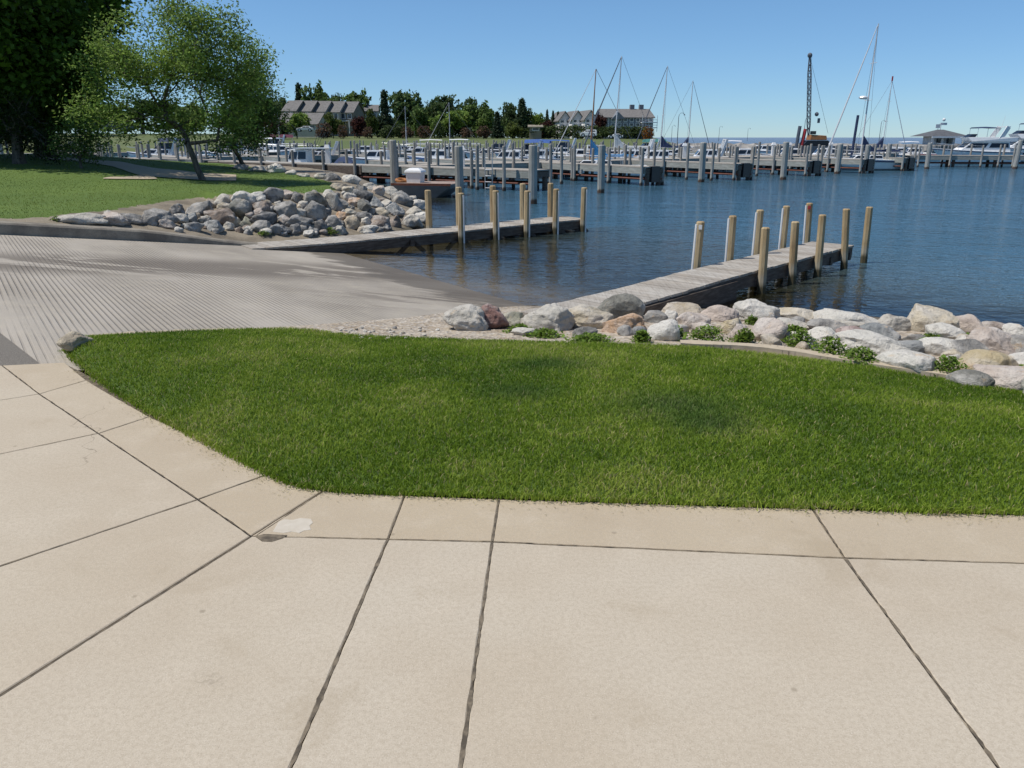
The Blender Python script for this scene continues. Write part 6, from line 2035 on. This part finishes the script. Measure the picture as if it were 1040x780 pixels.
# two white motor yachts at the right
def yacht(px, Y, rz, label, L, dome=True, sc_=1.0):
    o = boat_root('motor_yacht', at(px, Y), rz, label, 'white motor yachts', 'yacht')
    B, f = L * .29, L * .135
    hull(o, L, B, f, 'white', 'navy', bowrise=.30, rake=.16, draft=.6)
    cabin_block(o, -L * .36, L * .24, B * .80, f, f + L * .115, L * .16, .2)
    fb_ = MB()
    fb_.loft([[(-L * .42, -B * .42, f + L * .115), (L * .10, -B * .36, f + L * .115), (L * .10, B * .36, f + L * .115), (-L * .42, B * .42, f + L * .115)], [(-L * .42, -B * .42, f + L * .165), (L * .15, -B * .30, f + L * .165), (L * .15, B * .30, f + L * .165), (-L * .42, B * .42, f + L * .165)]])
    fb_.build('flybridge', M['white'], o, bevel=.04)
    w_ = MB()
    w_.loft([[(L * .06, -B * .28, f + L * .165), (L * .13, -B * .20, f + L * .165), (L * .13, B * .20, f + L * .165), (L * .06, B * .28, f + L * .165)], [(L * .03, -B * .25, f + L * .20), (L * .08, -B * .18, f + L * .20), (L * .08, B * .18, f + L * .20), (L * .03, B * .25, f + L * .20)]])
    w_.build('windscreen', M['glass'], o)
    for sg in (-1, 1):
        for x in (.05, .17, .27):
            pw = MB()
            pw.box((L * x, sg * (B * .455 - (.02 + max(0, x - .1) * 3.2) * .35), f * .70), (L * .07, .1, L * .016))
            pw.build('porthole', M['glass'], o)
    canopy(o, -L * .18, L * .05, B * .62, f + L * .275, 'navy', h=.15, zb=f + L * .165, name='bimini')
    a_ = arch(o, -L * .22, B * .74, f + L * .13, f + L * .28, lean=-L * .085, th=.34)
    if dome:
        mb = MB()
        mb.ball((-L * .30, 0, f + L * .325), (.33, .33, .40), 12, 8)
        mb.tube([(-L * .30, 0, f + L * .28), (-L * .30, 0, f + L * .31)], .12, 8)
        mb.build('radar_dome', M['white'], a_)
    mb = MB()
    for sg in (-1, 1):
        mb.tube([(L * .0, sg * B * .47, f * 1.05 + .7), (L * .25, sg * B * .40, f * 1.12 + .7), (L * .49, sg * .05, f * 1.3 + .7)], .025, 5)
        for x, y in ((0, .47), (.12, .45), (.25, .40), (.36, .28), (.45, .12)): mb.tube([(L * x, sg * B * y, f), (L * x, sg * B * y, f * 1.1 + .7)], .02, 4)
    mb.build('bow_rail', M['alu'], o)
    mb = MB()
    mb.tube([(-L * .25, .5, f + L * .28), (-L * .27, .5, f + L * .40)], .02, 4)
    mb.build('antenna', M['mastw'], a_)
    return o
yacht(990, 78, R(180), 'white flybridge motor yacht with a navy bimini, bow toward the pavilion', 11.5, dome=False)
yacht(1040, 82, R(178), 'white motor yacht with a radar dome on its arch, cut by the right edge', 13)

# work barge by the riprap
g0, g1 = G(404, 199, WATER), G(463, 200, WATER)
c = (g0 + g1) / 2
o = empty('work_barge', (c.x, c.y, WATER), math.atan2(g1.y - g0.y, g1.x - g0.x), 'low grey work barge with a white box on deck, beside the riprap', 'barge')
L = (g1 - g0).length
mb = MB()
mb.loft([[(-L / 2, -.75, .5), (-L / 2, 1.5, .5), (-L / 2 + .15, 1.4, -.3), (-L / 2 + .15, -.6, -.3)], [(L / 2 - .45, -.75, .5), (L / 2 - .45, 1.5, .5), (L / 2 - 1.1, 1.4, -.3), (L / 2 - 1.1, -.6, -.3)], [(L / 2, -.7, .5), (L / 2, 1.4, .5), (L / 2 - .1, 1.3, .36), (L / 2 - .1, -.6, .36)]])
mb.build('hull', M['barge'], o)
mb = MB()
mb.box((0, .37, .53), (L, 2.2, .05))
mb.build('deck', M['bargedeck'], o)
mb = MB()
mb.box((0, -.72, .53), (L, .06, .09))
mb.build('gunwale', M['rust'], o)
p0 = Vector((c.x, c.y, WATER + .555)) + Vector((g1 - g0)).normalized() * (-L * .5 + L * .30)
o2 = empty('dock_box', p0 + Vector((0, .4, 0)), o.rotation_euler.z, 'white storage box with a domed lid standing on the work barge', 'box')
mb = MB()
mb.loft([[(-.30, -.28, 0), (.30, -.28, 0), (.30, .28, 0), (-.30, .28, 0)], [(-.33, -.30, .42), (.33, -.30, .42), (.33, .30, .42), (-.33, .30, .42)]])
mb.build('body', M['white'], o2)
mb = MB()
mb.loft([[(-.38, -.34, .42), (.38, -.34, .42), (.38, .34, .42), (-.38, .34, .42)], [(-.36, -.32, .50), (.36, -.32, .50), (.36, .32, .50), (-.36, .32, .50)], [(-.20, -.18, .60), (.20, -.18, .60), (.20, .18, .60), (-.20, .18, .60)]])
mb.build('lid', M['white'], o2)
p1 = p0 + Vector((-.62, .4, 0))
mb = MB()
rs = []
for k in range(16):
    a = 2 * math.pi * k / 16
    rs.append([((.20 + .07 * math.cos(b)) * math.cos(a), (.20 + .07 * math.cos(b)) * math.sin(a), .08 + .07 * math.sin(b)) for b in np.linspace(0, 2 * math.pi, 9)[:-1]])
mb.loft(rs + [rs[0]], caps=False)
lr = mb.build('life_ring', M['orange'])
lr.location = p1
lr.rotation_euler = (.2, .1, 0)
tag(lr, 'orange ring buoy lying on the barge beside the white box', 'life ring')

# power pedestals on the docks
ped = empty('power_pedestal', (0, 0, 0))
mb = MB()
mb.loft([[(-.13, -.13, 0), (.13, -.13, 0), (.13, .13, 0), (-.13, .13, 0)], [(-.12, -.12, .85), (.12, -.12, .85), (.12, .12, .85), (-.12, .12, .85)]])
mb.build('body', M['white'], ped)
mb = MB()
mb.loft([[(-.17, -.17, .85), (.17, -.17, .85), (.17, .17, .85), (-.17, .17, .85)], [(-.10, -.10, 1.05), (.10, -.10, 1.05), (.10, .10, 1.05), (-.10, .10, 1.05)]])
mb.build('cap', M['white'], ped)
def on_walk(px, base, dr):
    q = solve_px(px, Vector((base.x, base.y)), dr, ZD) if False else None
for i, (px, a, dr, lab) in enumerate([(337, D1a, (D1b - D1a).normalized(), 'white power pedestal on the gangway dock right of the fishing boat'), (475, D1a, (D1b - D1a).normalized(), 'white power pedestal on the grey dock end above the large grey pile'), (790, W0, E1, 'white power pedestal on the main walkway left of the crane'), (806, W0, E1, 'white power pedestal on the main walkway left of the crane, nearer to it'), (848, W0, E1, 'white power pedestal on the main walkway right of the crane'), (700, W0, E1, 'white power pedestal on the main walkway under the slim masts')]):
    lo_, hi_ = 0.0, 60.0
    f = lambda k: 520 + FPX * (a + dr * k).x / ((a + dr * k).y * CP - (ZD - EYE) * SP) - px
    for _ in range(50):
        k = (lo_ + hi_) / 2
        if f(k) < 0: lo_ = k
        else: hi_ = k
    q = a + dr * k
    o = ped if i == 0 else copy_tree(ped)
    o.location = (q.x - .3, q.y + .4, ZD)
    tag(o, lab, 'pedestal', 'power pedestals on the docks')

# crane barge behind the marina
p = atY(828, 140, 128)
o = empty('crawler_crane', (p.x, p.y, 0.9), R(0), 'orange-cabbed lattice boom crane behind the docks', 'crane')
u = 128 / 800 * 1.03
mb = MB()
mb.loft([[(-1.1, -1.0, .3), (1.5, -1.0, .3), (1.5, 1.0, .3), (-1.1, 1.0, .3)], [(-1.0, -.9, 1.1), (1.4, -.9, .95), (1.4, .9, .95), (-1.0, .9, 1.1)]])
mb.build('body', M['orange'], o, bevel=.08)
mb = MB()
mb.box((-.65, -.65, 1.38), (.7, .6, .5))
mb.build('cab', M['glass'], o)
for y in (-1.0, 1.0):
    mb = MB()
    mb.loft([[(-1.6, y - .25, -.6), (1.6, y - .25, -.6), (2.0, y - .25, -.2), (1.6, y - .25, .25), (-1.6, y - .25, .25), (-2.0, y - .25, -.2)], [(-1.6, y + .25, -.6), (1.6, y + .25, -.6), (2.0, y + .25, -.2), (1.6, y + .25, .25), (-1.6, y + .25, .25), (-2.0, y + .25, -.2)]])
    mb.build('track', M['black'], o)
bt = atY(822.5, 57, 128) - Vector(o.location)
bb = Vector((-1.1, 0, 1.0))
mb = MB()
def sq(t):
    c_ = bb.lerp(bt, t)
    w = .22 * min(1, .35 + t * 4) * min(1, .35 + (1 - t) * 3)
    return [c_ + Vector((sx_ * w, sy_ * w, 0)) for sx_, sy_ in ((-1, -1), (1, -1), (1, 1), (-1, 1))]
N_ = 14
for i in range(N_):
    a, b = sq(i / N_), sq((i + 1) / N_)
    for k in range(4):
        mb.tube([a[k], b[k]], .055, 4)
        mb.tube([a[k], b[(k + 1) % 4]], .03, 4)
        mb.tube([a[k], a[(k + 1) % 4]], .03, 4)
mb.ball(bt + Vector((0, 0, .1)), .38, 8, 6)
bo = mb.build('boom', M['steel'], o)
mb = MB()
mb.tube([bt, (1.9, 0, 1.3)], .02, 4)
mb.tube([bt + Vector((.3, 0, 0)), bt + Vector((.5, 0, -7.5))], .02, 4)
mb.build('cable', M['black'], bo)
mb = MB()
mb.ball(atY(829.5, 116, 128) - Vector(o.location), .32, 8, 6)
mb.box(atY(831.5, 122.5, 128) - Vector(o.location), (.3, .3, .7))
mb.build('hook_block', M['steel'], bo)
ob = empty('crane_barge', (p.x, p.y + .5, WATER), 0, 'flat steel barge carrying the orange crane', 'barge')
mb = MB()
mb.loft([[(-7, -3, 1.1), (-6.3, -3, -.3), (6.3, -3, -.3), (7, -3, 1.1)], [(-7, 3, 1.1), (-6.3, 3, -.3), (6.3, 3, -.3), (7, 3, 1.1)]])
mb.build('hull', M['steel'], ob)
for px, yt, yb, lab, mt in [(811, 128, 141, 'dark grey leaning spud pole left of the crane', 'steel'), (816.5, 131, 141, 'short red spud pole at the crane\'s foot', 'red'), (870, 117, 143, 'dark leaning pole beside the tall-masted sailboat', 'navy')]:
    Y = 118 if px < 850 else 66
    a, b = atY(px - (1.2 if px < 850 else 3), yb + 2, Y), atY(px + (1.5 if px < 850 else 1.5), yt, Y)
    mb = MB()
    mb.tube([a - (b - a) * 1.0, b], .25 if px < 850 else .11, 8)
    t_ = mb.build('spud_pole', M[mt])
    tag(t_, lab, 'pole')

# lamps on the breakwater
lamp = empty('street_lamp', (0, 0, 0))
mb = MB()
mb.tube([(0, 0, -1), (0, 0, 4.2), (.08, 0, 4.7), (.4, 0, 5.05), (.85, 0, 5.05), (1.15, 0, 4.75)], [.09, .06, .05, .045, .045, .045], 6)
mb.build('pole', M['steel'], lamp)
mb = MB()
mb.loft([[(.98, -.17, 4.62), (1.32, -.17, 4.62), (1.32, .17, 4.62), (.98, .17, 4.62)], [(1.1, -.05, 4.85), (1.2, -.05, 4.85), (1.2, .05, 4.85), (1.1, .05, 4.85)]])
mb.build('lamp_head', M['steel'], lamp)
for i, (px, yt, yb, Y, lab) in enumerate([(688, 114.5, 141, 118, 'largest hook-shaped street lamp, right of the dark condominium'), (682, 127, 141, 170, 'small hook-shaped lamp left of the largest one'), (730, 128, 141, 165, 'hook-shaped lamp on the breakwater, first right of the sailboats'), (759, 130, 141, 175, 'hook-shaped lamp on the breakwater midway to the crane'), (816, 119, 141, 122, 'hook-shaped lamp close left of the crane boom'), (893, 122, 141, 125, 'hook-shaped lamp beside the mast with the red tip'), (951, 125.5, 141, 130, 'hook-shaped lamp left of the pavilion roof')]):
    a, b = atY(px, yb, Y), atY(px, yt, Y)
    o = lamp if i == 0 else copy_tree(lamp)
    o.location = (a.x, a.y, a.z)
    s_ = (b.z - a.z) / 5.1
    o.scale = (s_, s_, s_)
    tag(o, lab, 'street lamp', 'hook-shaped lamps along the breakwater')

# pavilion on the pier head
Yp = 112
a, b = atY(943, 138.5, Yp), atY(982, 138.5, Yp)
zb, ze, zr = atY(960, 147, Yp).z, a.z, atY(962, 131.5, Yp).z
w = (b - a).length
c = (a + b) / 2
o = empty('pavilion', (c.x, Yp, zb), 0, 'small pavilion with a dark hipped roof and a weather vane left of the yachts', 'pavilion')
hw = w * .36
mb = MB()
mb.box((0, 2.2, (ze - zb) / 2 - .5), (hw * 1.5, 3.2, ze - zb + 1))
mb.build('wall', M['wall_light'], o)
mb = MB()
for x in (-hw * 1.1, -hw * .4, hw * .4, hw * 1.1): mb.box((x, -.2, (ze - zb) / 2 - .5), (.22, .22, ze - zb + 1))
mb.build('column', M['trim'], o)
for x in (-hw * .4, hw * .35):
    mb = MB()
    mb.box((x, .58, (ze - zb) * .5), (.8, .06, .8))
    mb.build('window', M['pane'], o)
mb = MB()
mb.loft([[(-w / 2, -1, ze - zb), (w / 2, -1, ze - zb), (w / 2, 5.4, ze - zb), (-w / 2, 5.4, ze - zb)], [(-.35, 2.0, zr - zb), (.35, 2.0, zr - zb), (.35, 2.4, zr - zb), (-.35, 2.4, zr - zb)]])
rf = mb.build('roof', M['roof_dark'], o)
mb = MB()
mb.box((0, -1.02, ze - zb - .10), (w * 1.01, .10, .22))
mb.build('eave_board', M['trim'], rf)
mb = MB()
mb.tube([(0, 2.2, zr - zb), (0, 2.2, zr - zb + .9)], .04, 6)
mb.box((.35, 2.2, zr - zb + .75), (.9, .05, .30))
mb.box((-.4, 2.2, zr - zb + .45), (.6, .05, .5))
mb.ball((.3, 2.2, zr - zb + 1.3), .22, 8, 6)
mb.build('weather_vane', M['wall_light'], rf)
mb = MB()
mb.box((c.x, Yp + 2, zb - 1.5), (w * 1.5, 9, 3))
tag(mb.build('pier_head', M['break'], bevel=.2), kind='structure')

# ================================================================== VEHICLES ON THE SHORE
def car(px, yb, Y, rz, label, kind='car', L=4.4, mat='white'):
    p = atY(px, yb, Y)
    o = empty('parked_van' if kind == 'van' else 'parked_car', p, rz, label, 'van' if kind == 'van' else 'car', 'vehicles parked on the shore')
    W_, H_ = L * .40, (L * .44 if kind == 'van' else L * .33)
    hw = W_ / 2
    if kind == 'van': prof = [(-.5, .10), (-.5, .55), (-.47, .97), (.12, 1.0), (.28, .62), (.48, .50), (.5, .10)]
    else: prof = [(-.5, .18), (-.5, .60), (-.36, .66), (-.24, .98), (.06, 1.0), (.22, .66), (.46, .56), (.5, .18)]
    mb = MB()
    rings = []
    for y, s_ in ((-hw, .93), (-hw * .96, 1.0), (hw * .96, 1.0), (hw, .93)):
        rings.append([(x * L * (1 if s_ == 1 else .985), y * (0.84 if z > .7 else 1), .15 + (z * s_ if z > .5 else z) * (H_ - .15)) for x, z in prof])
    mb.loft(rings)
    b_ = mb.build('body', M[mat], o, bevel=.04)
    for sg in (-1, 1):
        y = sg * hw * .86
        for x0, x1 in (((-.42, -.20), (-.17, .02), (.05, .19)) if kind == 'van' else ((-.27, -.09), (-.06, .12))):
            g = MB()
            if kind == 'van': g.box(((x0 + x1) / 2 * L, y, H_ * .76), ((x1 - x0) * L, .10, H_ * .22))
            else: g.box(((x0 + x1) / 2 * L, y, H_ * .80), ((x1 - x0) * L, .16, H_ * .20))
            g.build('window', M['glass'], b_)
    for x in (-.31, .31):
        for sg in (-1, 1):
            w_ = MB()
            w_.tube([(x * L, sg * (hw - .18), .31), (x * L, sg * (hw + .01), .31)], .31, 14)
            t_ = w_.build('wheel', M['dark'], o)
            h_ = MB()
            h_.tube([(x * L, sg * (hw + .005), .31), (x * L, sg * (hw + .02), .31)], .17, 10)
            h_.build('rim', M['alu'], t_)
    return o
car(597.5, 139.3, 138, R(172), 'white van parked on the far lawn before the hedge', 'van', 2.75)
car(625, 141, 134, R(176), 'white car right of the white van on the far lawn', 'car', 2.4)
car(310, 133.8, 160, R(185), 'pale car parked below the townhouses', 'car', 3.2, 'offwhite')
for px, yb, Y, lab, mt in [(58, 131, 88, 'white car parked right of the maple trunk', 'white'), (78, 131, 92, 'pale car behind the sapling', 'offwhite'), (118, 134, 96, 'dark car beyond the shore dock behind the feathery tree', 'steel')]:
    car(px, yb, Y, R(178), lab, 'car', 3.6, mt)
# street lamp posts at the left
for px, yb, yt, lab in [(7, 150, 100, 'slim dark lamp post at the left edge beyond the maple')]:
    p = atY(px, yb, 60)
    mb = MB()
    z1 = atY(px, yt, 60).z
    mb.tube([(0, 0, -.5), (0, 0, z1 - p.z)], [.09, .06], 8)
    mb.ball((0, 0, z1 - p.z + .2), .25, 8, 6)
    o = mb.build('lamp_post', M['steel'])
    o.location = p
    tag(o, lab, 'lamp post')
